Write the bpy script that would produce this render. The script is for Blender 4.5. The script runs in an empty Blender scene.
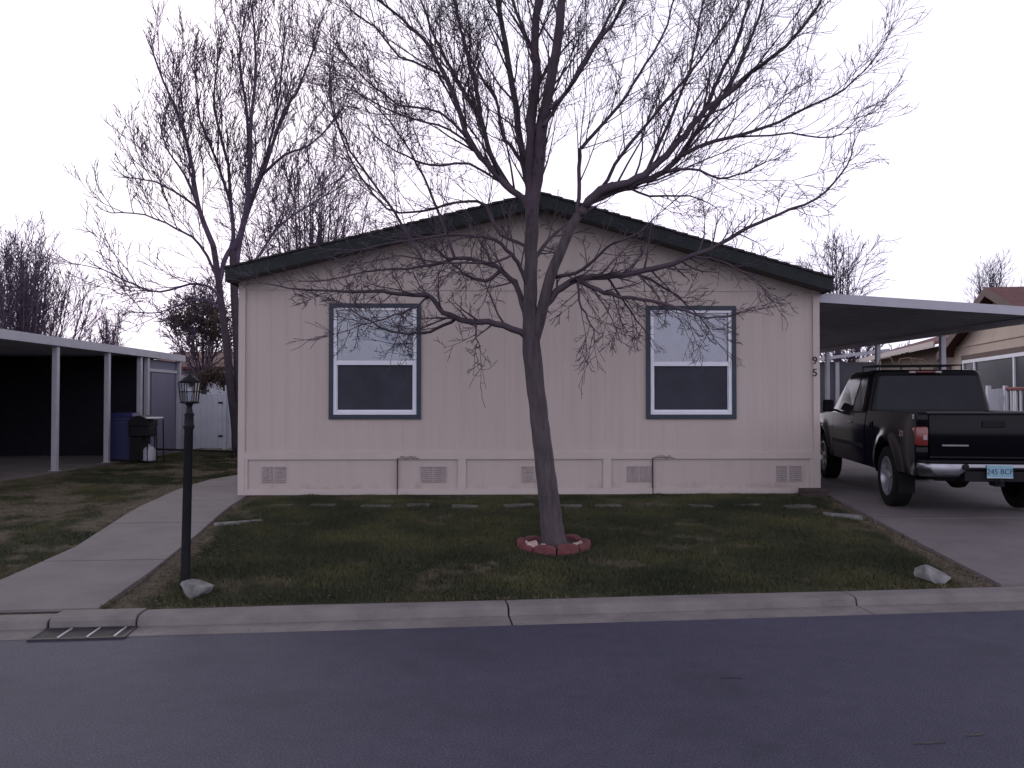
import bpy, bmesh, math, random
import numpy as np
from mathutils import Vector, Matrix, Euler
R = math.radians
random.seed(7)
scene = bpy.context.scene
COL = scene.collection

# ------------------------------------------------------------------ camera
F = 850.0
CAMZ = 1.6
YAW, PITCH = R(1.48), math.atan(16 / F)
cam_rot = Euler((R(90) + PITCH, 0, -YAW), 'XYZ')
cd = bpy.data.cameras.new('camera'); cam = bpy.data.objects.new('camera', cd)
COL.objects.link(cam); cam.location = (0, 0, CAMZ); cam.rotation_euler = cam_rot
cd.lens = F / 1024 * 36; cd.clip_end = 2000; cd.clip_start = 0.05
scene.camera = cam
CM = cam_rot.to_matrix()
def ray(px, py):
    return CM @ Vector(((px - 512) / F, -(py - 384) / F, -1))
def P(px, py, Y):                       # point seen at a pixel, on the plane y = Y
    d = ray(px, py); t = Y / d.y
    return Vector((d.x * t, Y, CAMZ + d.z * t))

# ------------------------------------------------------------------ street frame and ground height
KA = math.atan(0.086)
KE = Vector((math.cos(KA), math.sin(KA), 0)); KN = Vector((-math.sin(KA), math.cos(KA), 0)); KO = Vector((0, 6.05, 0))
KB = 0.50
def K(s, d, z=0.0):
    p = KO + KE * s + KN * d; return Vector((p.x, p.y, z))
def gz(x, y):
    d = (x - KO.x) * KN.x + (y - KO.y) * KN.y
    t = (np.asarray(d) - KB) / 4.2
    return 0.06 + 0.2 * np.clip(t, 0, 1)
def G(px, py, lift=0.0):                # ground point under a pixel
    d = ray(px, py); t = 1.5 / max(1e-4, -d.z)
    for _ in range(30):
        x, y = d.x * t, d.y * t
        t = (CAMZ - float(gz(x, y))) / -d.z
    return Vector((d.x * t, d.y * t, float(gz(d.x * t, d.y * t)) + lift))

# ------------------------------------------------------------------ numpy value noise
_rs = np.random.RandomState(11); _H = _rs.rand(256, 256)
def vnoise(x, y):
    x = np.asarray(x, float); y = np.asarray(y, float)
    xi = np.floor(x).astype(int); yi = np.floor(y).astype(int)
    fx = x - xi; fy = y - yi; fx = fx * fx * (3 - 2 * fx); fy = fy * fy * (3 - 2 * fy)
    a = _H[xi % 256, yi % 256]; b = _H[(xi + 1) % 256, yi % 256]; c = _H[xi % 256, (yi + 1) % 256]; d = _H[(xi + 1) % 256, (yi + 1) % 256]
    return (a * (1 - fx) + b * fx) * (1 - fy) + (c * (1 - fx) + d * fx) * fy
def fbm(x, y, o=4):
    v = 0; a = .5; s = 1
    for i in range(o):
        v = v + a * vnoise(x * s + 17.3 * i, y * s + 5.1 * i); a *= .5; s *= 2.03
    return v / (1 - .5 ** o)

# ------------------------------------------------------------------ materials
def mat(name, col, rough=0.8, var=0.12, scale=6.0, col2=None, bump=0.0, bscale=40.0, metal=0.0, spec=0.5, detail=6, coat=0.0, stretch=None, wpos=False):
    m = bpy.data.materials.new(name); m.use_nodes = True
    nt = m.node_tree; N = nt.nodes; L = nt.links; b = N['Principled BSDF']
    b.inputs['Roughness'].default_value = rough; b.inputs['Metallic'].default_value = metal
    b.inputs['Specular IOR Level'].default_value = spec; b.inputs['Coat Weight'].default_value = coat
    if wpos:
        tc = N.new('ShaderNodeNewGeometry'); src = tc.outputs['Position']
    else:
        tc = N.new('ShaderNodeTexCoord'); src = tc.outputs['Object']
    if stretch:
        mp = N.new('ShaderNodeMapping'); L.new(src, mp.inputs['Vector']); mp.inputs['Scale'].default_value = stretch; src = mp.outputs['Vector']
    if col2 is None: col2 = tuple(c * (1 - var * 2) for c in col[:3])
    n = N.new('ShaderNodeTexNoise'); L.new(src, n.inputs['Vector']); n.inputs['Scale'].default_value = scale; n.inputs['Detail'].default_value = detail
    n.inputs['Roughness'].default_value = .62
    r = N.new('ShaderNodeValToRGB'); L.new(n.outputs['Fac'], r.inputs['Fac'])
    r.color_ramp.elements[0].position = .33; r.color_ramp.elements[1].position = .67
    r.color_ramp.elements[0].color = (*col2[:3], 1); r.color_ramp.elements[1].color = (*col[:3], 1)
    L.new(r.outputs['Color'], b.inputs['Base Color'])
    if bump:
        n2 = N.new('ShaderNodeTexNoise'); L.new(src, n2.inputs['Vector']); n2.inputs['Scale'].default_value = bscale; n2.inputs['Detail'].default_value = 5
        bp = N.new('ShaderNodeBump'); bp.inputs['Strength'].default_value = bump; bp.inputs['Distance'].default_value = .01
        L.new(n2.outputs['Fac'], bp.inputs['Height']); L.new(bp.outputs['Normal'], b.inputs['Normal'])
    return m
def ramp(N, L, fac, stops):
    r = N.new('ShaderNodeValToRGB'); L.new(fac, r.inputs['Fac']); e = r.color_ramp.elements
    while len(e) < len(stops): e.new(0.5)
    for k, (p, c) in enumerate(stops): e[k].position = p; e[k].color = (*c, 1)
    return r.outputs['Color']
def mixc(N, L, fac, a, b, mode='MIX'):
    m = N.new('ShaderNodeMix'); m.data_type = 'RGBA'; m.blend_type = mode
    for s, v in ((m.inputs['Factor'], fac), (m.inputs['A'], a), (m.inputs['B'], b)):
        if isinstance(v, (int, float)): s.default_value = v
        elif isinstance(v, tuple): s.default_value = (*v, 1)
        else: L.new(v, s)
    for s, v in ((m.inputs[6], a), (m.inputs[7], b)):
        if isinstance(v, tuple): s.default_value = (*v, 1)
        elif not isinstance(v, (int, float)): L.new(v, s)
    return m.outputs[2]
def glass(name, tint=(.8, .85, .9), refl=.12, rough=.02):
    m = bpy.data.materials.new(name); m.use_nodes = True; nt = m.node_tree; N = nt.nodes; L = nt.links
    out = N['Material Output']; N.remove(N['Principled BSDF'])
    t = N.new('ShaderNodeBsdfTransparent'); t.inputs['Color'].default_value = (*tint, 1)
    g = N.new('ShaderNodeBsdfGlossy'); g.inputs['Roughness'].default_value = rough
    tc = N.new('ShaderNodeTexCoord'); n = N.new('ShaderNodeTexNoise'); n.inputs['Scale'].default_value = 2.2; L.new(tc.outputs['Object'], n.inputs['Vector'])
    bp = N.new('ShaderNodeBump'); bp.inputs['Strength'].default_value = .12; bp.inputs['Distance'].default_value = .02
    L.new(n.outputs['Fac'], bp.inputs['Height']); L.new(bp.outputs['Normal'], g.inputs['Normal'])
    lw = N.new('ShaderNodeLayerWeight'); lw.inputs['Blend'].default_value = .35
    ad = N.new('ShaderNodeMath'); ad.operation = 'ADD'; ad.use_clamp = True; ad.inputs[1].default_value = refl; L.new(lw.outputs['Fresnel'], ad.inputs[0])
    mx = N.new('ShaderNodeMixShader'); L.new(ad.outputs[0], mx.inputs[0]); L.new(t.outputs[0], mx.inputs[1]); L.new(g.outputs[0], mx.inputs[2])
    L.new(mx.outputs[0], out.inputs['Surface']); return m

M = {}
def siding_mat():
    m = mat('siding_paint', (.47, .412, .378), .75, col2=(.443, .386, .354), scale=1.1, bump=.15, bscale=60, stretch=(1, 1, .35))
    nt = m.node_tree; N = nt.nodes; L = nt.links; b = N['Principled BSDF']; base = b.inputs['Base Color'].links[0].from_socket
    g = N.new('ShaderNodeNewGeometry'); pos = g.outputs['Position']
    mp = N.new('ShaderNodeMapping'); L.new(pos, mp.inputs['Vector']); mp.inputs['Scale'].default_value = (9, 1, .45)
    n = N.new('ShaderNodeTexNoise'); L.new(mp.outputs[0], n.inputs['Vector']); n.inputs['Scale'].default_value = 1; n.inputs['Detail'].default_value = 5
    st = ramp(N, L, n.outputs['Fac'], [(.36, (.955, .95, .94)), (.52, (1, 1, 1))])
    c = mixc(N, L, 1.0, base, st, 'MULTIPLY')
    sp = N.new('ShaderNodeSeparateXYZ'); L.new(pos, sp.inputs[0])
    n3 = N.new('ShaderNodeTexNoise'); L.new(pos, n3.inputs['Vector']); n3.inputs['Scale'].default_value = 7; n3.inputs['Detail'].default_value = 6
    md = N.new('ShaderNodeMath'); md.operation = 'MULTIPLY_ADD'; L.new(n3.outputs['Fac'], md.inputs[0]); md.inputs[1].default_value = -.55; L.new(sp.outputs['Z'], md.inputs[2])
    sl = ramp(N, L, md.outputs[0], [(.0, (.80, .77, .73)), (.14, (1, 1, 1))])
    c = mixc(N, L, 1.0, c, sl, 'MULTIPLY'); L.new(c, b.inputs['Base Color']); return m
M['siding'] = None
M['trim'] = mat('trim_paint', (.49, .432, .398), .7, var=.04, scale=3)
M['fascia'] = mat('fascia_green_paint', (.024, .031, .034), .7, spec=.2, var=.15, scale=4)
M['soffit'] = mat('soffit_paint', (.085, .075, .07), .8, var=.1)
M['shingle'] = mat('roof_shingle', (.05, .045, .045), .95, col2=(.018, .016, .018), scale=20, bump=.5)
M['navy'] = mat('window_trim_paint', (.02, .035, .055), .55, var=.1)
M['vinyl'] = mat('white_vinyl', (.72, .74, .80), .5, var=.03)
M['blind'] = mat('window_blind', (.16, .215, .33), .9, col2=(.08, .11, .185), scale=2.2)  # blue mottle stands in for sky reflected in the upper panes
M['screen'] = mat('insect_screen', (.036, .040, .058), .8, var=.2, scale=2)
M['glass'] = glass('window_glass', (.8, .86, .92), .07)
M['vent'] = mat('vent_plastic', (.37, .325, .315), .7, var=.06)
M['dark'] = mat('dark_gap', (.02, .017, .02), .9, var=.1)
M['white_metal'] = mat('white_painted_metal', (.43, .435, .48), .5, var=.06, scale=3)
M['deck'] = mat('carport_deck_metal', (.50, .50, .55), .6, var=.1, scale=2)
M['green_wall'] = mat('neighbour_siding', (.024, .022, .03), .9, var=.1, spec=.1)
M['grey_panel'] = mat('shed_panel', (.17, .17, .235), .7, var=.05, scale=1.5)
M['concrete'] = mat('concrete', (.185, .166, .170), .9, col2=(.14, .126, .130), scale=2.6, bump=.25, bscale=90, detail=10, wpos=True)
M['slab_dark'] = mat('slab_concrete', (.17, .15, .14), .9, col2=(.11, .10, .095), scale=2, bump=.2, wpos=True)
M['kerb'] = mat('kerb_concrete', (.215, .197, .193), .9, col2=(.14, .128, .127), scale=3.2, bump=.35, bscale=80, detail=10, wpos=True)
M['bark'] = mat('bark', (.092, .074, .080), .95, col2=(.045, .036, .042), scale=22, bump=.9, bscale=30, stretch=(1, 1, .22))
M['twig'] = mat('twig_bark', (.078, .058, .076), .9, var=.2)  # violet tint puts flare from the bright sky into the twig colour
M['twig_far'] = mat('far_twig_bark', (.095, .07, .11), .95, var=.2)  # violet here too, sky flare worked into the colour
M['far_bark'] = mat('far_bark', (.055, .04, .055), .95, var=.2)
M['leaf_dark'] = mat('dry_leaf', (.05, .045, .03), .9, col2=(.075, .045, .03), scale=2)
M['black_paint'] = mat('black_car_paint', (.003, .003, .005), .13, var=.1, spec=.15)
M['tint'] = mat('dark_tinted_glass', (.010, .012, .022), .08, var=.3, scale=1.2, spec=.16)
M['rubber'] = mat('tyre_rubber', (.011, .011, .012), .85, spec=.15, var=.15, bump=.4)
M['alloy'] = mat('alloy', (.42, .43, .47), .32, var=.1, metal=.75)
M['chrome'] = mat('chrome', (.27, .275, .30), .26, var=.12, metal=.95)
M['black_plastic'] = mat('black_plastic', (.010, .010, .012), .6, spec=.2, var=.15)
M['red_lens'] = mat('red_lens', (.19, .013, .010), .25, col2=(.10, .009, .008), scale=18, spec=.8)
M['clear_lens'] = mat('clear_lens', (.35, .28, .28), .2, var=.1, scale=20)
M['plate'] = mat('plate_blue', (.16, .33, .42), .45, col2=(.24, .40, .44), scale=10)
M['ink'] = mat('plate_ink', (.02, .04, .12), .6, var=.1)
M['decal'] = mat('decal_silver', (.40, .26, .24), .5, var=.1)
M['iron'] = mat('black_iron', (.008, .009, .013), .55, spec=.25, var=.2, scale=12)
M['lamp_glass'] = glass('lamp_glass', (.72, .74, .78), .06, .15)
M['rock'] = mat('rock', (.27, .265, .26), .95, col2=(.10, .105, .10), scale=9, bump=.8, bscale=25)
M['rock_pink'] = mat('pale_rock', (.52, .42, .38), .9, col2=(.30, .2, .18), scale=14, bump=.4)
M['brickred'] = mat('red_concrete', (.165, .048, .052), .9, col2=(.085, .032, .036), scale=16, bump=.5)
M['soil'] = mat('bare_soil', (.055, .038, .032), 1, col2=(.025, .018, .016), scale=30, bump=.8)
M['paver'] = mat('paver_concrete', (.12, .11, .10), .95, col2=(.05, .052, .04), scale=12, bump=.4)
M['brown_block'] = mat('brown_block', (.07, .05, .048), .9, var=.2)
M['grate'] = mat('cast_iron', (.02, .018, .024), .7, col2=(.035, .03, .034), scale=14)
M['grate_light'] = mat('worn_iron', (.33, .33, .37), .5, var=.1)
M['blue_bin'] = mat('blue_plastic', (.009, .014, .085), .5, var=.1)
M['white_fence'] = mat('white_fence_paint', (.55, .57, .63), .7, col2=(.45, .47, .53), scale=2)
M['cream'] = mat('cream_siding', (.46, .38, .31), .8, col2=(.40, .33, .27), scale=1.5)
M['red_roof'] = mat('red_roof_shingle', (.16, .06, .055), .95, col2=(.08, .035, .035), scale=8, bump=.4)
M['brown_trim'] = mat('brown_trim_paint', (.10, .06, .055), .8, var=.1)
M['red_rail'] = mat('red_rail_paint', (.20, .06, .055), .8, var=.1)
M['grey_siding'] = mat('grey_siding', (.085, .085, .10), .85, var=.1, scale=2)
M['silver'] = mat('silver_strip', (.25, .25, .27), .35, metal=.6, var=.05)
M['dark_pane'] = mat('dark_pane', (.025, .028, .042), .3, col2=(.012, .013, .02), scale=1.5, spec=.35)
M['amber_wood'] = mat('tan_wood', (.22, .14, .09), .8, var=.1)

def road_mat():
    m = bpy.data.materials.new('asphalt'); m.use_nodes = True; nt = m.node_tree; N = nt.nodes; L = nt.links; b = N['Principled BSDF']
    g = N.new('ShaderNodeNewGeometry'); pos = g.outputs['Position']
    def noise(s, d=6, st=None):
        src = pos
        if st:
            mp = N.new('ShaderNodeMapping'); L.new(pos, mp.inputs['Vector']); mp.inputs['Scale'].default_value = st; src = mp.outputs['Vector']
        n = N.new('ShaderNodeTexNoise'); L.new(src, n.inputs['Vector']); n.inputs['Scale'].default_value = s; n.inputs['Detail'].default_value = d; return n.outputs['Fac']
    big = ramp(N, L, noise(.6, 5, (.5, 1.6, 1)), [(.3, (.040, .040, .068)), (.7, (.052, .052, .088))])
    fine = ramp(N, L, noise(95, 4), [(.38, (.55, .55, .55)), (.66, (1.5, 1.5, 1.5))])
    c = mixc(N, L, 1.0, big, fine, 'MULTIPLY')
    c = mixc(N, L, 1.0, c, ramp(N, L, noise(7, 6), [(.35, (.90, .90, .91)), (.65, (1.08, 1.08, 1.07))]), 'MULTIPLY')
    c = mixc(N, L, 1.0, c, ramp(N, L, noise(1.3, 3, (1, 1.2, 1)), [(.34, (.84, .84, .85)), (.42, (1, 1, 1))]), 'MULTIPLY')
    v = N.new('ShaderNodeTexVoronoi'); v.feature = 'DISTANCE_TO_EDGE'; v.inputs['Scale'].default_value = .55
    wv = N.new('ShaderNodeMapping'); L.new(pos, wv.inputs['Vector'])
    dn = N.new('ShaderNodeTexNoise'); dn.inputs['Scale'].default_value = 3; L.new(pos, dn.inputs['Vector'])
    av = N.new('ShaderNodeVectorMath'); av.operation = 'MULTIPLY_ADD'; L.new(dn.outputs['Color'], av.inputs[0]); av.inputs[1].default_value = (.5, .5, 0); L.new(wv.outputs[0], av.inputs[2])
    L.new(av.outputs[0], v.inputs['Vector'])
    cr = ramp(N, L, v.outputs['Distance'], [(0.0, (.75, .75, .78)), (.004, (1, 1, 1))])
    msk = ramp(N, L, noise(.45, 2), [(.5, (0, 0, 0)), (.62, (1, 1, 1))])
    cr2 = mixc(N, L, msk, (1., 1., 1.), cr)
    c = mixc(N, L, 1.0, c, cr2, 'MULTIPLY')
    L.new(c, b.inputs['Base Color']); b.inputs['Roughness'].default_value = .75; b.inputs['Specular IOR Level'].default_value = .45
    bp = N.new('ShaderNodeBump'); bp.inputs['Strength'].default_value = .5; bp.inputs['Distance'].default_value = .006
    L.new(noise(170, 3), bp.inputs['Height']); L.new(bp.outputs['Normal'], b.inputs['Normal'])
    return m
M['asphalt'] = road_mat(); M['siding'] = siding_mat()
def ground_mat(blade=False):
    m = bpy.data.materials.new('grass_blade' if blade else 'lawn_ground'); m.use_nodes = True; nt = m.node_tree; N = nt.nodes; L = nt.links; b = N['Principled BSDF']
    g = N.new('ShaderNodeNewGeometry'); pos = g.outputs['Position']
    def noise(s, d=6):
        n = N.new('ShaderNodeTexNoise'); L.new(pos, n.inputs['Vector']); n.inputs['Scale'].default_value = s; n.inputs['Detail'].default_value = d; return n.outputs['Fac']
    a = N.new('ShaderNodeAttribute'); a.attribute_name = 'dirt'
    if blade:
        green = ramp(N, L, noise(1.1, 6), [(.30, (.030, .037, .022)), (.5, (.052, .060, .033)), (.68, (.098, .098, .045))])
        dry = ramp(N, L, noise(9, 4), [(.35, (.10, .086, .055)), (.65, (.21, .175, .12))])
        c = mixc(N, L, a.outputs['Fac'], green, dry)
    else:
        green = ramp(N, L, noise(2.0, 8), [(.3, (.022, .030, .015)), (.65, (.044, .050, .026))])
        soil = ramp(N, L, noise(14, 8), [(.3, (.052, .042, .034)), (.55, (.11, .092, .07)), (.75, (.19, .165, .13))])
        c = mixc(N, L, a.outputs['Fac'], green, soil)
    L.new(c, b.inputs['Base Color']); b.inputs['Roughness'].default_value = .95; b.inputs['Specular IOR Level'].default_value = .15
    if not blade:
        bp = N.new('ShaderNodeBump'); bp.inputs['Strength'].default_value = .8; bp.inputs['Distance'].default_value = .02
        L.new(noise(35, 6), bp.inputs['Height']); L.new(bp.outputs['Normal'], b.inputs['Normal'])
    return m
M['ground'] = ground_mat(); M['blade'] = ground_mat(True)

# ------------------------------------------------------------------ mesh builder
class MB:
    def __init__(s): s.v = []; s.f = []; s.smooth = False
    def add(s, vs, fs):
        o = len(s.v); s.v += [Vector(v) for v in vs]; s.f += [[i + o for i in f] for f in fs]; return s
    def box(s, x0, x1, y0, y1, z0, z1):
        return s.add([(x0, y0, z0), (x1, y0, z0), (x1, y1, z0), (x0, y1, z0), (x0, y0, z1), (x1, y0, z1), (x1, y1, z1), (x0, y1, z1)],
                     [(0, 3, 2, 1), (4, 5, 6, 7), (0, 1, 5, 4), (1, 2, 6, 5), (2, 3, 7, 6), (3, 0, 4, 7)])
    def rbox(s, x0, x1, y0, y1, z0, z1, b=.01, seg=2):
        bm = bmesh.new(); bmesh.ops.create_cube(bm, size=1)
        for v in bm.verts: v.co = Vector(((x0 + x1) / 2 + v.co.x * (x1 - x0), (y0 + y1) / 2 + v.co.y * (y1 - y0), (z0 + z1) / 2 + v.co.z * (z1 - z0)))
        b = min(b, .45 * min(abs(x1 - x0), abs(y1 - y0), abs(z1 - z0)))
        bmesh.ops.bevel(bm, geom=bm.edges[:], offset=b, segments=seg, affect='EDGES', profile=.5)
        return s.bm(bm)
    def bm(s, bm, mtx=None):
        bm.verts.ensure_lookup_table(); bm.verts.index_update()
        s.add([(mtx @ v.co if mtx else v.co) for v in bm.verts], [[v.index for v in f.verts] for f in bm.faces]); bm.free(); return s
    def prism(s, pts, axis, a, b):      # 2D outline extruded along an axis
        def mk(p, t):
            return {'x': (t, p[0], p[1]), 'y': (p[0], t, p[1]), 'z': (p[0], p[1], t)}[axis]
        n = len(pts)
        return s.add([mk(p, a) for p in pts] + [mk(p, b) for p in pts],
                     [list(range(n)), list(range(2 * n - 1, n - 1, -1))] + [(i, (i + 1) % n, n + (i + 1) % n, n + i) for i in range(n)])
    def tube(s, pts, rs, n=6, cap=True):
        pts = [Vector(p) for p in pts]
        if not hasattr(rs, '__len__'): rs = [rs] * len(pts)
        ref = None; rings = []
        for i, p in enumerate(pts):
            t = (pts[min(i + 1, len(pts) - 1)] - pts[max(i - 1, 0)]).normalized()
            if ref is None: ref = t.orthogonal().normalized()
            ref = (ref - t * ref.dot(t));
            ref = ref.normalized() if ref.length > 1e-6 else t.orthogonal().normalized()
            bn = t.cross(ref)
            rings.append([p + (ref * math.cos(2 * math.pi * k / n) + bn * math.sin(2 * math.pi * k / n)) * rs[i] for k in range(n)])
        vs = [v for r in rings for v in r]; fs = []
        for i in range(len(pts) - 1):
            for k in range(n):
                fs.append((i * n + k, i * n + (k + 1) % n, (i + 1) * n + (k + 1) % n, (i + 1) * n + k))
        if cap: fs += [list(range(n))[::-1], [(len(pts) - 1) * n + k for k in range(n)]]
        return s.add(vs, fs)
    def bar(s, a, b, r=.01, n=8): return s.tube([a, b], r, n)
    def lathe(s, prof, c, n=20, axis='z', ring=False):
        vs = []; fs = []
        for (r, h) in prof:
            for k in range(n):
                a = 2 * math.pi * k / n
                q = (r * math.cos(a), r * math.sin(a), h)
                if axis == 'x': q = (h, r * math.cos(a), r * math.sin(a))
                if axis == 'y': q = (r * math.cos(a), h, r * math.sin(a))
                vs.append(Vector(c) + Vector(q))
        for i in range(len(prof) - 1):
            for k in range(n): fs.append((i * n + k, i * n + (k + 1) % n, (i + 1) * n + (k + 1) % n, (i + 1) * n + k))
        if ring: m_ = (len(prof) - 1) * n; fs += [(m_ + k, m_ + (k + 1) % n, (k + 1) % n, k) for k in range(n)]
        else: fs += [list(range(n))[::-1], [(len(prof) - 1) * n + k for k in range(n)]]
        return s.add(vs, fs)
    def build(s, name, m, parent=None, smooth=False, local=False, autos=None):
        me = bpy.data.meshes.new(name)
        vs = s.v
        if parent is not None and not local:
            inv = wmat(parent).inverted(); vs = [inv @ v for v in vs]
        me.from_pydata([tuple(v) for v in vs], [], s.f); me.materials.append(m)
        bm = bmesh.new(); bm.from_mesh(me); bmesh.ops.recalc_face_normals(bm, faces=bm.faces[:]); bm.to_mesh(me); bm.free()
        if smooth:
            me.polygons.foreach_set('use_smooth', [True] * len(me.polygons))
            if autos: me.set_sharp_from_angle(angle=R(autos))
        o = bpy.data.objects.new(name, me); COL.objects.link(o)
        if parent is not None: o.parent = parent
        return o
def wmat(o):
    m = Matrix.Translation(o.location) @ o.rotation_euler.to_matrix().to_4x4()
    return wmat(o.parent) @ m if o.parent else m
def tag(o, label=None, cat=None, group=None, kind=None):
    if label: o['label'] = label
    if cat: o['category'] = cat
    if group: o['group'] = group
    if kind: o['kind'] = kind
    return o
def thing(name, loc, label, cat, group=None, rz=0):
    o = bpy.data.objects.new(name, None); COL.objects.link(o); o.location = loc; o.rotation_euler = (0, 0, rz)
    o.empty_display_size = .1
    return tag(o, label, cat, group)
def text_part(name, s, size, m, parent, loc, rot, depth=.003):
    c = bpy.data.curves.new(name, 'FONT'); c.body = s; c.size = size; c.extrude = depth; c.align_x = 'CENTER'; c.align_y = 'CENTER'
    t = bpy.data.objects.new(name, c); COL.objects.link(t)
    dg = bpy.context.evaluated_depsgraph_get(); me = bpy.data.meshes.new_from_object(t.evaluated_get(dg))
    bpy.data.objects.remove(t); bpy.data.curves.remove(c)
    me.materials.clear(); me.materials.append(m)
    o = bpy.data.objects.new(name, me); COL.objects.link(o); o.parent = parent; o.location = loc; o.rotation_euler = rot
    return o
def interp(pts, n):                     # resample a polyline smoothly (Catmull-Rom)
    pts = [Vector(p) for p in pts]; out = []
    for i in range(len(pts) - 1):
        p0 = pts[max(i - 1, 0)]; p1 = pts[i]; p2 = pts[i + 1]; p3 = pts[min(i + 2, len(pts) - 1)]
        for k in range(n):
            t = k / n
            out.append(.5 * ((2 * p1) + (p2 - p0) * t + (2 * p0 - 5 * p1 + 4 * p2 - p3) * t * t + (3 * p1 - p0 - 3 * p2 + p3) * t ** 3))
    out.append(pts[-1]); return out

# ------------------------------------------------------------------ ground, road, kerb
def in_poly(x, y, poly):
    r = np.zeros(np.shape(x), bool); n = len(poly)
    for i in range(n):
        x1, y1 = poly[i][:2]; x2, y2 = poly[(i + 1) % n][:2]
        c = ((y1 > y) != (y2 > y)) & (x < (x2 - x1) * (y - y1) / ((y2 - y1) if y2 != y1 else 1e-9) + x1)
        r ^= c
    return r
def seg_d(x, y, poly):
    d = np.full(np.shape(x), 1e9)
    for i in range(len(poly) - 1):
        ax, ay = poly[i][:2]; bx, by = poly[i + 1][:2]; L2 = (bx - ax) ** 2 + (by - ay) ** 2
        t = np.clip(((x - ax) * (bx - ax) + (y - ay) * (by - ay)) / L2, 0, 1)
        d = np.minimum(d, np.hypot(x - ax - t * (bx - ax), y - ay - t * (by - ay)))
    return d
HY = 11.93                                          # plane of the front wall
HXL, HXR = P(240, 400, HY).x, P(818, 400, HY).x
PAD = .26
walk_L = [G(0, 597), G(75, 549), G(142, 507), G(180, 489.5), G(212, 480), G(240, 475.5), G(262, 472)]
walk_L.insert(0, walk_L[0] + (walk_L[0] - walk_L[1]).normalized() * .25)
walk_R = [G(109, 608), G(154, 571), G(198, 535), G(243, 499)]
walk_R.append(Vector((HXL - .03, HY + 1.0, PAD))); 
drive_L = [G(1006, 594), G(912, 541), G(822, 494)]; drive_L.append(Vector((HXR + .03, HY + .6, PAD)))
def dirtf(x, y):
    n = fbm(x * 1.7, y * 1.7); n2 = fbm(x * 6 + 9, y * 6)
    dR = seg_d(x, y, walk_R); dD = seg_d(x, y, drive_L); dL = seg_d(x, y, walk_L)
    dk = (x - KO.x) * KN.x + (y - KO.y) * KN.y - KB
    right = x > np.interp(y, [p.y for p in walk_R], [p.x for p in walk_R])
    e = np.exp(-(dR / .22) ** 2) * np.where(y < 9, 1.25, .7) + np.exp(-(dD / .26) ** 2) * .9 + np.exp(-np.abs(dk) / .1) * .5 + np.exp(-np.abs(HY - y) / .14) * .9
    e = e + np.exp(-(np.hypot(x + 2.2, y - 7.0) / .45) ** 2) * .5
    dr = np.clip((e * (.5 + n2) - .32) * 2.0, 0, 1)
    dl = np.clip((n - .46) * 5.0 + (n2 - .5) * 2.6 + .2 + np.exp(-(dL / .35) ** 2) * .55 + np.exp(-(np.hypot((x + 5.0) / 1.3, y - 9.8) / .8) ** 2) * .9, 0, 1) * .85
    lo = np.clip((n - .60) * 4 + (n2 - .62) * 1.5, 0, .5)
    return np.where(right, np.clip(dr + lo, 0, 1), dl)
def grid_obj(name, S, D, m):
    S = np.array(S); D = np.array(D); s, d = np.meshgrid(S, D, indexing='ij')
    X = KO.x + KE.x * s + KN.x * d; Y = KO.y + KE.y * s + KN.y * d
    near = (np.abs(X) < 12) & (Y < 24) & (Y > 0)
    Z = gz(X, Y) + np.where(near, (fbm(X * 1.3, Y * 1.3) - .5) * .05 * np.clip((d - KB) / .4, 0, 1), 0)
    # keep the ground below the slabs
    wp = [(p.x, p.y) for p in walk_L] + [(p.x, p.y) for p in reversed(walk_R)]
    dp = [(p.x, p.y) for p in drive_L] + [(14, 24), (14, 6)]
    Z = np.where(in_poly(X, Y, wp) | in_poly(X, Y, dp) | ((X < -8) & (Y > 5)), gz(X, Y) - .03, Z)
    nS, nD = len(S), len(D)
    me = bpy.data.meshes.new(name)
    vs = np.stack([X, Y, Z], -1).reshape(-1, 3)
    idx = np.arange(nS * nD).reshape(nS, nD)
    fs = np.stack([idx[:-1, :-1], idx[1:, :-1], idx[1:, 1:], idx[:-1, 1:]], -1).reshape(-1, 4)
    me.from_pydata(vs.tolist(), [], fs.tolist()); me.materials.append(m)
    at = me.attributes.new('dirt', 'FLOAT', 'POINT'); at.data.foreach_set('value', dirtf(X, Y).reshape(-1).astype(np.float32))
    me.polygons.foreach_set('use_smooth', [True] * len(me.polygons))
    o = bpy.data.objects.new(name, me); COL.objects.link(o); return tag(o, kind='structure')
S = [-400, -200, -100, -50, -30, -20] + list(np.arange(-15, 12.01, .12)) + [14, 18, 25, 50, 100, 200, 400]
D = [KB - .003] + list(np.arange(KB + .1, 15, .12)) + [17, 20, 25, 35, 60, 120, 250, 500]
grid_obj('ground', S, D, M['ground'])
b = MB(); b.add([K(-400, -7.6, .05), K(400, -7.6, .05), K(400, -400, .3), K(-400, -400, .3)], [(0, 1, 2, 3)])
tag(b.build('verge', M['ground']), kind='structure')
b = MB(); b.add([K(-400, -7.3, 0), K(400, -7.3, 0), K(400, .012, 0), K(-400, .012, 0), K(-70, -.1, -.06), K(70, -.1, -.06), K(70, 4, -.06), K(-70, 4, -.06)], [(0, 1, 2, 3), (4, 5, 6, 7)])
tag(b.build('road', M['asphalt']), kind='structure')
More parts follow.
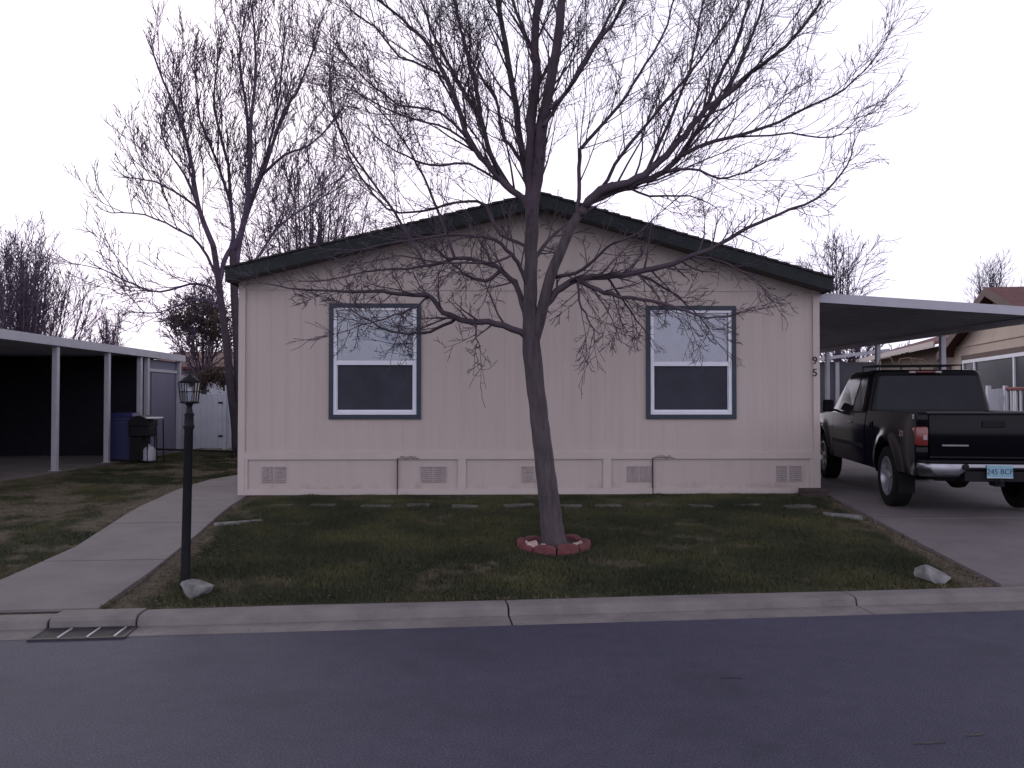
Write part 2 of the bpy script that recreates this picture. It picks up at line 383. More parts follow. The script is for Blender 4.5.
# kerb with gutter, rolled profile, cut into pours
KP = [(0, .004), (.245, .006), (.258, .054), (.285, .068), (.36, .073), (.49, .066), (.50, .055), (.50, -.08), (0, -.08)]
def kerb_run(b, s0, s1, prof, dz=0):
    n = max(1, int((s1 - s0) / .5)); vs = []; fs = []; m = len(prof)
    for i in range(n + 1):
        s = s0 + (s1 - s0) * i / n
        for (d, z) in prof:
            w = .004 * math.sin(s * 2.1 + d * 9) if z > -.05 else 0
            vs.append(K(s, d, z + dz + w * .5))
    for i in range(n):
        for k in range(m): fs.append((i * m + k, i * m + (k + 1) % m, (i + 1) * m + (k + 1) % m, (i + 1) * m + k))
    fs += [list(range(m)), [n * m + k for k in range(m)][::-1]]
    b.add(vs, fs)
def s_of(p): return (Vector((p.x, p.y, 0)) - KO).dot(KE)
def Groad(px, py):
    d = ray(px, py); t = CAMZ / -d.z; return Vector((d.x * t, d.y * t, 0))
j1, j2 = s_of(Groad(511, 622)), s_of(Groad(866, 611))
g0, g1 = s_of(Groad(58, 624)), s_of(Groad(140, 624))
b = MB()
low = [(d, z * (.85 if .2 < d and z > 0 else 1)) for d, z in KP]
cuts = [-60, -40, -25, -14, -9, -6.2, g0 - .012]
for a, c in zip(cuts[:-1], cuts[1:]): kerb_run(b, a + .006, c - .006, low if c > -7 else KP)
HOOD = [(.24, -.06), (.245, .055), (.27, .078), (.32, .085), (.49, .078), (.50, .06), (.50, -.08), (.24, -.08)]
kerb_run(b, g0 + .005, g1 - .005, HOOD)
cuts = [g1, j1, j2, j2 + 3.2, 9, 14, 25, 40, 60]
for a, c in zip(cuts[:-1], cuts[1:]): kerb_run(b, a + .007, c - .007, KP)
tag(b.build('kerb', M['kerb']), kind='structure')
b = MB(); b.add([K(-60, -7.75, .12), K(60, -7.75, .12), K(60, -7.55, .12), K(-60, -7.55, .12), K(60, -7.5, .0), K(-60, -7.5, 0), K(60, -7.25, .004), K(-60, -7.25, .004), K(60, -7.25, -.05), K(-60, -7.25, -.05)],
            [(0, 1, 2, 3), (3, 2, 4, 5), (5, 4, 6, 7), (7, 6, 8, 9)])
tag(b.build('opposite_kerb', M['kerb']), kind='structure')
# slabs
def slab_strip(b, Lp, Rp, ts, top=.02, nx=6):
    def at(pl, t):
        ls = [0]
        for i in range(len(pl) - 1): ls.append(ls[-1] + (pl[i + 1] - pl[i]).length)
        u = t * ls[-1]
        for i in range(len(pl) - 1):
            if u <= ls[i + 1] + 1e-9:
                return pl[i].lerp(pl[i + 1], (u - ls[i]) / (ls[i + 1] - ls[i]))
        return pl[-1]
    for t0, t1 in zip(ts[:-1], ts[1:]):
        n = max(2, int((t1 - t0) * 24)); rows = []
        for i in range(n + 1):
            t = t0 + (t1 - t0) * i / n; t = min(max(t, t0 + .0012), t1 - .0012)
            a, c = at(Lp, t), at(Rp, t); row = []
            for k in range(nx + 1):
                q = a.lerp(c, k / nx); q.z = float(gz(q.x, q.y)) + top; row.append(q)
            rows.append(row)
        w = nx + 1
        vs = [q for r in rows for q in r]; m = len(vs); vs += [q - Vector((0, 0, .12)) for q in vs]
        fs = [(i * w + k, i * w + k + 1, (i + 1) * w + k + 1, (i + 1) * w + k) for i in range(n) for k in range(nx)]
        for i in range(n):
            fs.append((i * w, (i + 1) * w, m + (i + 1) * w, m + i * w)); fs.append((i * w + nx, (i + 1) * w + nx, m + (i + 1) * w + nx, m + i * w + nx))
        for k in range(nx):
            fs.append((k, k + 1, m + k + 1, m + k)); fs.append((n * w + k, n * w + k + 1, m + n * w + k + 1, m + n * w + k))
        b.add(vs, fs)
kb_at = lambda x: K(0, 0).y
def kback(x):                                       # point on the back of the kerb for a given x
    s = (x + KN.x * -KB - 0 - KO.x) / KE.x
    s = (x - KO.x - KN.x * (KB + .006)) / KE.x
    return K(s, KB + .006)
WR = [kback(walk_R[0].x - .05)] + walk_R[1:]
WL = [kback(walk_L[1].x - .25)] + walk_L[2:]
WLe = WL + [Vector((HXL - 1.3, 18, PAD))]; WRe = WR + [Vector((HXL - .05, 18, PAD))]
b = MB(); slab_strip(b, WLe, WRe, [0, .13, .28, .43, .58, .72, .86, 1])
tag(b.build('walkway', M['concrete']), kind='structure')
DL = [kback(drive_L[0].x + .12)] + drive_L[1:] + [Vector((HXR + .03, 24, PAD))]
DR = [kback(9.5), Vector((8.6, 9, .2)), Vector((8.0, 12, PAD)), Vector((8.0, 24, PAD))]
b = MB(); slab_strip(b, DL, DR, [0, .17, .36, .52, .68, .84, 1], nx=10)
tag(b.build('driveway', M['concrete']), kind='structure')
b = MB(); slab_strip(b, [Vector((-12.4, 8.5, .2)), Vector((-12.4, 24, PAD))], [Vector((-7.93, 8.5, .2)), Vector((-7.93, 24, PAD))], [0, .2, .4, .6, .8, 1], top=.03)
tag(b.build('neighbour_carport_slab', M['slab_dark']), kind='structure')

# grass blades
def blades(name, poly, n, seed, hmin, hmax):
    rs = np.random.RandomState(seed); px = np.array([p[0] for p in poly]); py = np.array([p[1] for p in poly])
    x = rs.uniform(px.min(), px.max(), n * 3); y = rs.uniform(py.min(), py.max(), n * 3)
    d = dirtf(x, y); ok = in_poly(x, y, poly) & (rs.rand(len(x)) > d * .62) & (np.hypot(x - TX, y - TY) > .36)
    x = x[ok][:n]; y = y[ok][:n]; d = d[ok][:n]; k = len(x)
    clump = fbm(x * 4, y * 4 + 3)
    h = rs.uniform(hmin, hmax, k) * (.45 + clump) * (1 - .45 * d); a = rs.rand(k) * 2 * np.pi; w = rs.uniform(.0035, .0065, k)
    z = gz(x, y) + (fbm(x * 1.3, y * 1.3) - .5) * .05 - .004
    lx = rs.normal(0, .5, k) * h; ly = rs.normal(0, .5, k) * h
    V = np.empty((k, 3, 3)); c, s = np.cos(a) * w, np.sin(a) * w
    V[:, 0] = np.stack([x - c, y - s, z], -1); V[:, 1] = np.stack([x + c, y + s, z], -1); V[:, 2] = np.stack([x + lx, y + ly, z + h], -1)
    me = bpy.data.meshes.new(name); me.vertices.add(k * 3); me.vertices.foreach_set('co', V.reshape(-1))
    me.loops.add(k * 3); me.loops.foreach_set('vertex_index', np.arange(k * 3)); me.polygons.add(k)
    me.polygons.foreach_set('loop_start', np.arange(k) * 3); me.update(calc_edges=True)
    at = me.attributes.new('dirt', 'FLOAT', 'POINT'); at.data.foreach_set('value', np.repeat(np.clip(d * 1.15 + rs.normal(0, .12, k), 0, 1), 3).astype(np.float32))
    me.materials.append(M['blade']); o = bpy.data.objects.new(name, me); COL.objects.link(o); return o
tb = G(554, 547); TX, TY = tb.x, tb.y
wr2 = [(p.x + .02, p.y) for p in WR if p.y < HY] ; dl2 = [(p.x - .02, p.y) for p in DL if p.y < HY]
lawnR = wr2 + [(HXL + .02, HY - .03), (HXR - .02, HY - .03)] + dl2[::-1]
tag(blades('lawn_grass', lawnR, 260000, 3, .02, .052), 'short patchy green lawn grass between the walkway and driveway', 'grass', kind='stuff')
lawnL = [(-7.9, kback(-7.9).y + .02)] + [(p.x - .02, p.y) for p in WL] + [(HXL - .9, 20), (-7.9, 23.5)]
tag(blades('dry_lawn_grass', lawnL, 170000, 4, .018, .04), 'yellowing patchy lawn grass left of the concrete walkway', 'grass', kind='stuff')
# fallen leaves and bark crumbs along the edges
def litter():
    rs = random.Random(5); b = MB()
    def chip(x, y, s):
        z = float(gz(x, y)) + .02 + rs.random() * .015; a = rs.random() * 6.3; u = Vector((math.cos(a), math.sin(a), rs.uniform(-.3, .3))) * s; v = Vector((-math.sin(a), math.cos(a), rs.uniform(-.3, .3))) * s * .6
        p = Vector((x, y, z)); b.add([p - u, p - v, p + u, p + v], [(0, 1, 2, 3)])
    for _ in range(900):
        t = rs.random(); pl = rs.choice([WR, DL, WR, None, None]) 
        if pl is None:
            s = rs.uniform(-2.3, 3.4); q = K(s, KB + abs(rs.gauss(0, .25)) + .06)
            if rs.random() > .3: continue
            chip(q.x, q.y, rs.uniform(.008, .022))
        else:
            q = pl[0].lerp(pl[2], t); sg = 1 if pl is WR else -1
            chip(q.x + sg * (abs(rs.gauss(0, .22)) + .04), q.y, rs.uniform(.008, .024))
    for _ in range(160):
        q = K(rs.uniform(-3, 4.2), rs.uniform(.0, .235)); p = Vector((q.x, q.y, .018)); a = rs.random() * 6.3; u = Vector((math.cos(a), math.sin(a), .1)) * rs.uniform(.003, .011); v = Vector((-math.sin(a), math.cos(a), .2)) * .004
        b.add([p - u, p - v, p + u, p + v], [(0, 1, 2, 3)])
    return b.build('leaf_litter', mat('leaf_litter_brown', (.075, .052, .038), .9, col2=(.035, .024, .02), scale=30, wpos=True))
tag(litter(), 'scattered dry leaf litter along the edges of the lawn', 'leaf litter', kind='stuff')

# ------------------------------------------------------------------ the front house
house = thing('mobile_home', ((HXL + HXR) / 2, HY, PAD), 'beige manufactured home with low gable roof and two white sash windows facing the street', 'house')
zc = lambda py: P(530, py, HY).z
XR0, ridge = P(540, 192, HY - .38), None
RX = P(540, 192, HY - .38).x; RZ = XR0.z
le = P(225, 267, HY - .38); re_ = P(833, 277, HY - .38)
def roof_z(x):                                       # top of the roof surface
    return RZ + (x - RX) * ((le.z - RZ) / (le.x - RX) if x < RX else (re_.z - RZ) / (re_.x - RX))
HB = HY + 15.5
SEAM = zc(290); BELT = zc(452)
wins = [(329, 421, 304, 419), (646, 736, 305.5, 419)]
WR_ = [(P(a, 400, HY).x, P(c, 400, HY).x, zc(e), zc(d)) for a, c, d, e in wins]
def siding(b, x0, x1, zb, zt, y, pitch=.2032, g=.006, dep=.002):   # grooved front wall, zb / zt may be functions
    xs = [(x0, 0)]; k = math.ceil(x0 / pitch)
    while k * pitch < x1 - .02:
        c = k * pitch
        if c > x0 + .02: xs += [(c - g / 2, 0), (c - g / 2 + .002, dep), (c + g / 2 - .002, dep), (c + g / 2, 0)]
        k += 1
    xs.append((x1, 0))
    f = lambda q, x: q(x) if callable(q) else q
    vs = [(x, y + d, f(zb, x)) for x, d in xs] + [(x, y + d, f(zt, x)) for x, d in xs]; n = len(xs)
    b.add(vs, [(i, i + 1, n + i + 1, n + i) for i in range(n - 1)])
b = MB()
segs = [HXL] + [v for w in WR_ for v in (w[0] + .03, w[1] - .03)] + [HXR]
for i in range(0, len(segs) - 1):
    x0, x1 = segs[i], segs[i + 1]
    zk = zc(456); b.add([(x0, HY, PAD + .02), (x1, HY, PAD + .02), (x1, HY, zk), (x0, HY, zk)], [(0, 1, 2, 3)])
    if i % 2 == 0: siding(b, x0, x1, zk, SEAM, HY)
    else:
        w = WR_[i // 2]; siding(b, x0, x1, zk, w[2] + .03, HY); siding(b, x0, x1, w[3] - .03, SEAM, HY)
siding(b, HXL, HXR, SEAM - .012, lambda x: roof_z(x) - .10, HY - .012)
# lip under the upper sheet, then side and back walls
b.add([(HXL, HY - .012, SEAM - .012), (HXR, HY - .012, SEAM - .012), (HXR, HY + .002, SEAM - .012), (HXL, HY + .002, SEAM - .012)], [(0, 1, 2, 3)])
for x in (HXL, HXR):
    b.add([(x, HY, PAD), (x, HB, PAD), (x, HB, roof_z(x) - .1), (x, HY, roof_z(x) - .1)], [(0, 1, 2, 3)])
b.add([(HXL, HB, PAD), (HXR, HB, PAD), (HXR, HB, roof_z(HXR) - .1), (RX, HB, RZ - .1), (HXL, HB, roof_z(HXL) - .1)], [(0, 1, 2, 3, 4)])
b.build('wall', M['siding'], house)
for x0, x1 in ((HXL - .018, HXL + .075), (HXR - .075, HXR + .018)):   # corner boards
    b = MB(); b.box(x0, x1, HY - .03, HY + .09, PAD + .02, roof_z((x0 + x1) / 2) - .12)
    b.build('corner_board', M['trim'], house)
# roof: shingles, fascia, soffit
b = MB()
y0, y1 = HY - .40, HB + .3
for (ex, ez) in ((le.x - .02, roof_z(le.x - .02)), (re_.x + .02, roof_z(re_.x + .02))):
    n = 26
    for i in range(n):                              # stepped shingle courses
        a0, a1 = i / n, (i + 1) / n
        xa, xb = RX + (ex - RX) * a0, RX + (ex - RX) * a1; za, zb = RZ + (ez - RZ) * a0, RZ + (ez - RZ) * a1
        b.add([(xa, y0, za + .004), (xb, y0, zb + .018), (xb, y1, zb + .018), (xa, y1, za + .004), (xb, y0, zb - .012), (xb, y1, zb - .012), (xa, y0, za - .02), (xa, y1, za - .02)],
              [(0, 1, 2, 3), (1, 4, 5, 2), (0, 6, 4, 1), (6, 7, 5, 4)])
b.build('roof', M['shingle'], house)
b = MB(); FH = .175
for ex in (le.x, re_.x):
    ez = roof_z(ex); 
    b.add([(RX, y0 + .02, RZ - .02), (ex, y0 + .02, ez - .02), (ex, y0 + .02, ez - .02 - FH), (RX, y0 + .02, RZ - .02 - FH),
           (RX, y0 + .045, RZ - .02), (ex, y0 + .045, ez - .02), (ex, y0 + .045, ez - .02 - FH), (RX, y0 + .045, RZ - .02 - FH)],
          [(0, 1, 2, 3), (4, 5, 6, 7), (3, 2, 6, 7), (0, 1, 5, 4), (1, 2, 6, 5)])
    sx = ex + (.02 if ex < RX else -.02)
    b.box(min(ex, sx), max(ex, sx), y0 + .046, y1, ez - .02 - FH, ez - .022)
b.build('fascia', M['fascia'], house)
b = MB()
for ex in (le.x, re_.x):
    ez = roof_z(ex); sg = 1 if ex < RX else -1
    b.add([(RX, y0 + .046, RZ - .17), (ex + sg * .021, y0 + .046, ez - .17), (ex + sg * .021, y1, ez - .17), (RX, y1, RZ - .17)], [(0, 1, 2, 3)])
b.build('soffit', M['soffit'], house)
# skirting frame
b = MB()
xa = lambda px: P(px, 470, HY).x
b.box(HXL + .076, HXR - .076, HY - .03, HY - .001, zc(459), BELT)
b.box(HXL + .076, HXR - .076, HY - .026, HY - .001, PAD + .02, zc(488.5))
for p0, p1 in ((458, 466), (603, 611)): b.box(xa(p0), xa(p1), HY - .028, HY - .001, zc(488.5) + .001, zc(459) - .001)
b.box(HXL + .076, xa(248), HY - .024, HY - .001, zc(488.5) + .001, zc(459) - .001); b.box(xa(809), HXR - .076, HY - .024, HY - .001, zc(488.5) + .001, zc(459) - .001)
b.build('skirting_frame', M['trim'], house)
b = MB(); b.box(HXL + .02, HXR - .02, HY - .02, HY + .06, PAD - .06, PAD + .019)
b.build('sill_plate', M['brown_block'], house)
for c in ((262, 272.5), (274.5, 286), (421, 432), (434, 446), (522, 533), (536, 548), (627, 638), (640, 651), (776, 786.5), (789.5, 801)):
    b = MB(); x0, x1 = xa(c[0]), xa(c[1]); z0, z1 = zc(481), zc(466.5)
    b.box(x0, x1, HY - .012, HY - .001, z0, z1)
    for k in range(7):
        z = z0 + .015 + k * (z1 - z0 - .03) / 6.4
        b.prism([(HY - .012, z), (HY - .024, z + .004), (HY - .024, z + .009), (HY - .012, z + .02)], 'x', x0 + .008, x1 - .008)
    b.box(x0, x1, HY - .026, HY - .0125, z1 - .006, z1 + .006); b.box(x0, x1, HY - .026, HY - .0125, z0 - .006, z0 + .004)
    b.box((x0 + x1) / 2 - .004, (x0 + x1) / 2 + .004, HY - .028, HY - .012, z0, z1)
    b.build('foundation_vent', M['vent'], house)
for px in (397.5, 652.5):                            # access door slit with its latch wire
    b = MB(); x = xa(px)
    b.box(x - .005, x + .005, HY - .033, HY - .004, PAD + .03, zc(459.5)); b.build('access_panel_gap', M['dark'], house)
    b = MB(); z = zc(459)
    rs = random.Random(int(px)); pts = [(x + .30 * t + .0, HY - .05, z + .02 + rs.uniform(-.012, .012)) for t in np.linspace(0, 1, 9)]
    b.tube(interp(pts, 3), .004, 5); b.tube(interp([(p[0], p[1] - .004, p[2] + .02 + rs.uniform(-.006, .006)) for p in pts[1:-1]], 3), .003, 5)
    b.bar((x, HY - .05, z + .02), (x, HY - .028, z - .02), .004)
    b.build('latch_wire', M['dark'], house)
# windows
for (x0, x1, z0, z1) in WR_:
    b = MB(); t = .062
    for q in ((x0, x0 + t, z0, z1), (x1 - t, x1, z0, z1), (x0 + t, x1 - t, z0, z0 + t), (x0 + t, x1 - t, z1 - t, z1)):
        b.box(q[0], q[1], HY - .03, HY + .05, q[2], q[3])
    w = b.build('window', M['navy'], house)
    a0, a1, c0, c1 = x0 + t + .001, x1 - t - .001, z0 + t + .001, z1 - t - .001; f = .044; mid = c0 + (c1 - c0) * .485
    b = MB()
    for q in ((a0, a0 + f, c0, c1), (a1 - f, a1, c0, c1), (a0 + f, a1 - f, c0, c0 + f), (a0 + f, a1 - f, c1 - f * .8, c1), (a0 + f, a1 - f, mid - .03, mid + .03)):
        b.box(q[0], q[1], HY - .02, HY + .045, q[2], q[3])
    b.box(a0 + f, a0 + f + .012, HY + .004, HY + .03, c0 + f, mid - .03); b.box(a1 - f - .012, a1 - f, HY + .004, HY + .03, c0 + f, mid - .03)
    b.box(a0 + f + .012, a1 - f - .012, HY + .004, HY + .03, c0 + f, c0 + f + .022)
    b.build('frame', M['vinyl'], w)
    b = MB(); b.box(a0 + f, a1 - f, HY + .022, HY + .026, mid + .03, c1 - f * .8); b.build('pane', M['glass'], w)
    b = MB(); b.box(a0 + f + .012, a1 - f - .012, HY + .012, HY + .015, c0 + f + .022, mid - .03); b.build('insect_screen', M['screen'], w)
    b = MB()
    n = 24
    for k in range(n):
        z = mid + (c1 - mid) * k / n; h = (c1 - mid) / n
        b.add([(a0 + .02, HY + .075, z), (a1 - .02, HY + .075, z), (a1 - .02, HY + .062, z + h * .96), (a0 + .02, HY + .062, z + h * .96)], [(0, 1, 2, 3)])
    b.box(a0, a1, HY + .08, HY + .085, c0, c1)
    b.build('blind', M['blind'], w)
# house number
for ch, py in (('9', 361), ('5', 373)):
    p = P(815, py, HY); text_part('house_number', ch, .155, M['iron'], house, (p.x - house.location.x - .015, -.034, p.z - PAD), (R(90), 0, 0), .006)
b = MB(); x, z = P(545, 180, HY + 4).x, 0
b.lathe([(.04, 0), (.04, .42), (.05, .43), (.05, .46)], (RX + 1.9, HY + 6, roof_z(RX + 1.9) - .02), 12)
b.build('vent_pipe', M['iron'], house)

# small things along the house
b = MB(); q = G(803, 493); b.rbox(xa(792), xa(817), HY - .40, HY - .20, PAD - .03, PAD + .07, .008); b.rbox(xa(792) + .01, xa(817) + .005, HY - .39, HY - .205, PAD + .071, PAD + .12, .008)
tag(b.build('wood_block', M['brown_block']), 'two dark brown blocks stacked at the right corner of the beige home', 'block')
names = ['beyond the left corner window area', '']
pv = [282, 326, 373, 419, 468, 515, 572, 610, 657, 703, 748, 793]
for i, px in enumerate(pv):
    q = G(px, 506.5); b = MB(); w = .15 + .02 * ((i * 7) % 3)
    b.rbox(-w, w, -.09 - .02 * ((i * 5) % 2), .09, -.03, .022, .012)
    o = b.build('paver', M['paver'])
    o.location = (q.x + .05 * math.sin(i * 4.1), q.y + .07 * math.sin(i * 2.7), q.z + .002 - .006 * ((i * 3) % 3)); o.rotation_euler = (R((i * 13) % 5 - 2), R((i * 11) % 5 - 2), R((i * 37) % 17 - 8))
    place = ['leftmost paver in the row along the home', 'second paver from the left in the row along the home', 'third paver from the left, under the left part of the left window', 'fourth paver from the left, under the right edge of the left window',
             'fifth paver from the left, right of the left window', 'last paver left of the tree trunk', 'first paver right of the tree trunk', 'second paver right of the tree trunk', 'paver below the left edge of the right window', 'paver below the right half of the right window',
             'second paver from the right end of the row', 'rightmost paver in the row along the home'][i]
    tag(o, 'flat grey ' + place, 'paver', 'flat pavers in the grass along the home')
def flat_stone(px0, py0, px1, py1, label):
    a, c = G(px0, py0), G(px1, py1); b = MB(); d = (c - a); n = Vector((-d.y, d.x, 0)).normalized() * .07
    pts = [a - n * .4, a.lerp(c, .45) - n, c - n * .5, c + n * .8, a.lerp(c, .5) + n * .7, a + n * .3]
    z = a.z + .012
    b.prism([(p.x, p.y) for p in pts], 'z', z - .03, z + .022)
    return tag(b.build('flat_stone', M['rock']), label, 'stone')
flat_stone(214, 526, 262, 522, 'pale flat stone in the lawn beside the walkway near the home')
flat_stone(824, 515, 861, 520, 'pale flat stone in the lawn beside the driveway near the home')

# ------------------------------------------------------------------ rocks
def rock(name, c, sx, sy, sz, seed, m, label, group=None, cat='rock', flat=.0):
    rs = random.Random(seed); bm = bmesh.new(); bmesh.ops.create_icosphere(bm, subdivisions=3, radius=1)
    cuts = [Vector((rs.gauss(0, 1), rs.gauss(0, 1), rs.gauss(0, 1))).normalized() for _ in range(9)]
    for v in bm.verts:
        p = v.co.copy()
        for k in cuts:
            d = p.dot(k)
            if d > .52: p -= k * (d - .52) * .95
        p *= 1 + .03 * math.sin(p.x * 9 + seed) * math.sin(p.y * 11)
        v.co = Vector((p.x * sx, p.y * sy, p.z * sz))
    b = MB(); b.bm(bm); o = b.build(name, m, smooth=True, autos=28); o.location = c; o.rotation_euler = (0, 0, rs.random() * 6)
    return tag(o, label, cat, group)
q = G(193, 598); rock('rock', (q.x, q.y + .05, q.z + .05), .16, .13, .10, 3, M['rock'], 'grey rock with pale top at the foot of the black lamp post')
q = G(938, 584); rock('rock', (q.x, q.y + .05, q.z + .05), .19, .13, .10, 9, M['rock'], 'pale angular grey rock at the driveway corner of the lawn')

# ------------------------------------------------------------------ tree ring
RR = .315
for k in range(9):
    a0 = 2 * math.pi * (k + .5) / 9 - math.pi / 2; b = MB(); n = 8; hw = math.pi / 9 * .93; vs = []; fs = []
    for i in range(n + 1):
        t = -1 + 2 * i / n; a = t * hw; bul = .018 * (1 - t * t); h = .040 + .026 * math.sqrt(max(0, 1 - t * t))
        prof = [(RR - .035, -.05), (RR - .035, h - .01), (RR - .02, h), (RR + .02 + bul, h), (RR + .035 + bul, h - .012), (RR + .04 + bul, -.05)]
        vs += [(r * math.sin(a), -r * math.cos(a), z) for r, z in prof]
    m = 6
    for i in range(n):
        for j in range(m): fs.append((i * m + j, i * m + (j + 1) % m, (i + 1) * m + (j + 1) % m, (i + 1) * m + j))
    fs += [list(range(m)), [n * m + j for j in range(m)]]
    b.add(vs, fs); o = b.build('edging_block', M['brickred'], smooth=True, autos=40)
    o.location = (TX, TY, tb.z + .005); o.rotation_euler = (R(((k * 5) % 3 - 1) * 2), 0, a0 + math.pi / 2)
    # blocks all look alike; tell them apart by place on the ring
    deg = (math.degrees(a0) + 360) % 360
    tag(o, 'scalloped red concrete edging block in the ring around the front tree trunk', 'edging block', 'red scalloped edging blocks around the front tree')
b = MB(); b.lathe([(RR - .03, -.03), (RR - .04, .035), (.2, .035), (.05, .045)], (TX, TY, tb.z), 28)
tag(b.build('soil', M['soil'], smooth=True), kind='structure')
rocks = [(-.21, -.17, .065, 'large pale pink rock inside the tree ring left of the trunk'), (-.13, -.235, .04, 'small pale rock inside the ring at the front left of the trunk'), (.2, -.15, .04, 'small white rock inside the ring right of the trunk'),
         (-.27, -.03, .035, 'small pinkish rock at the left edge inside the tree ring'), (.255, -.04, .03, 'tiny pale rock at the right edge inside the tree ring')]
for i, (dx, dy, s, lb) in enumerate(rocks):
    rock('rock', (TX + dx, TY + dy, tb.z + .035 + s * .4), s * 1.25, s, s * .8, 20 + i, M['rock_pink'], lb, 'rocks inside the tree ring')

# ------------------------------------------------------------------ trees
class Tree:
    def __init__(s, seed): s.rs = random.Random(seed); s.trunk = MB(); s.crown = MB(); s.mintw = .003; s.nst = 0
    def tube(s, pts, rs, trunk=False):
        r = max(rs); n = 12 if r > .06 else 7 if r > .02 else 5 if r > .009 else 3
        (s.trunk if trunk else s.crown).tube(pts, rs, n, cap=(n > 3)); s.nst += 1
    def perp(s, d, ang):
        q = d.orthogonal().normalized(); q.rotate(Matrix.Rotation(s.rs.random() * 6.283, 3, d)); return (d * math.cos(ang) + q * math.sin(ang)).normalized()
    def grow(s, p, d, L, r, lvl, up=.06, wob=.10, dens=1.0, cont=.5, ang=(25, 50), rmin=None):
        rs = s.rs; rmin = rmin or s.mintw; n = 5 if L > .5 else 4 if L > .2 else 3
        pts = [p]; rad = [r]; cur = p.copy(); dd = d.normalized()
        for i in range(n):
            dd = (dd + Vector((rs.gauss(0, wob), rs.gauss(0, wob), rs.gauss(0, wob) + up))).normalized()
            cur = cur + dd * (L / n); pts.append(cur.copy()); rad.append(max(rmin * .8, r * (1 - .8 * (i + 1) / n)))
        s.tube(pts, rad)
        if lvl <= 0: return
        nc = max(1, int(round(dens * (3 + L * 4.5) * rs.uniform(.75, 1.2))))
        for k in range(nc):
            t = .18 + .8 * (k + rs.random()) / nc; t = min(t, .99); j = int(t * n); f = t * n - j
            q = pts[j].lerp(pts[min(j + 1, n)], f); dj = (pts[min(j + 1, n)] - pts[j]).normalized()
            cl = L * rs.uniform(.32, .62) * (1.1 - .55 * t); 
            s.grow(q, s.perp(dj, R(rs.uniform(*ang))), cl, max(rmin, rad[j] * rs.uniform(.4, .6)), lvl - 1, up, wob * 1.15, dens, cont, ang, rmin)
    def limb(s, pts, rads, side=True, gap=.16, slen=(.35, .9), lvl=2, up=.05, dens=1.0, start=.12, trunk=False, grav=0.0, sub=3, wob=.10, ang=(28, 55)):
        P3 = interp(pts, sub); n = len(P3) - 1
        rr = [float(np.interp(i / n * (len(rads) - 1), range(len(rads)), rads)) for i in range(n + 1)]
        jit = [Vector((s.rs.gauss(0, 1), s.rs.gauss(0, 1), s.rs.gauss(0, 1))) * .006 * (1 if 0 < i < n else 0) for i in range(n + 1)]
        P3 = [p + j * (1 if not trunk else .5) for p, j in zip(P3, jit)]
        s.tube(P3, rr, trunk)
        if not side: return P3
        Lt = sum((P3[i + 1] - P3[i]).length for i in range(n)); acc = 0; nxt = Lt * start; 
        for i in range(n):
            sl = (P3[i + 1] - P3[i]).length; dj = (P3[i + 1] - P3[i]).normalized()
            while nxt < acc + sl:
                t = nxt / Lt; q = P3[i].lerp(P3[i + 1], (nxt - acc) / sl)
                L = s.rs.uniform(*slen) * (1.15 - .5 * t)
                d = s.perp(dj, R(s.rs.uniform(*ang))); d = (d + Vector((0, 0, up * 3 - grav))).normalized()
                s.grow(q, d, L, max(s.mintw * 1.6, min(.012, rr[i] * .42)), lvl, up, wob, dens, rmin=s.mintw)
                nxt += gap * s.rs.uniform(.6, 1.4)
            acc += sl
        e = (P3[-1] - P3[-2]).normalized()
        for _ in range(2): s.grow(P3[-1], s.perp(e, R(12)), s.rs.uniform(.3, .6), rr[-1], 1, up, wob, dens, rmin=s.mintw)
        return P3
    def finish(s, loc, label, mt, mc, name='tree', group=None):
        t = thing(name, loc, label, 'tree', group)
        s.trunk.build('trunk', mt, t, smooth=True); 
        me_ = s.crown
        # fast build of the many-twig mesh
        me = bpy.data.meshes.new('bare_crown'); lx = Vector(loc)
        me.from_pydata([tuple(v - lx) for v in me_.v], [], me_.f); me.materials.append(mc)
        me.polygons.foreach_set('use_smooth', [True] * len(me.polygons))
        o = bpy.data.objects.new('bare_crown', me); COL.objects.link(o); o.parent = t
        return t

T = Tree(42); T.mintw = .0031
def pl(pts, Ya, Yb):                                  # traced limb: pixels with a run in depth from Ya to Yb
    n = len(pts) - 1; L = [0]
    for i in range(n): L.append(L[-1] + math.hypot(pts[i + 1][0] - pts[i][0], pts[i + 1][1] - pts[i][1]))
    return [P(x, y, TY + Ya + (Yb - Ya) * L[i] / L[-1]) for i, (x, y) in enumerate(pts)]
px2 = lambda r: r * TY / F                            # pixels of radius to metres
tr = [(555, 552), (553, 535), (549, 500), (543, 450), (537, 400), (532, 352), (530, 315), (531, 260), (532, 220), (532, 195), (531, 172)]
T.limb(pl(tr, 0, 0), [px2(r) for r in (15, 12.1, 10.6, 9.7, 9.2, 9.6, 7.3, 6.6, 6.6, 6.3, 4.0)], side=False, trunk=True, sub=5)
A = []
def L_(pts, r0, r1, ya, yb, **k): T.limb(pl(pts, ya, yb), [px2(r0 * .82), px2((r0 * .45 + r1 * .4)), px2(r1 * .75)], **k)
up = dict(gap=.135, slen=(.45, 1.4), lvl=2, up=.085, dens=.9, ang=(20, 46))
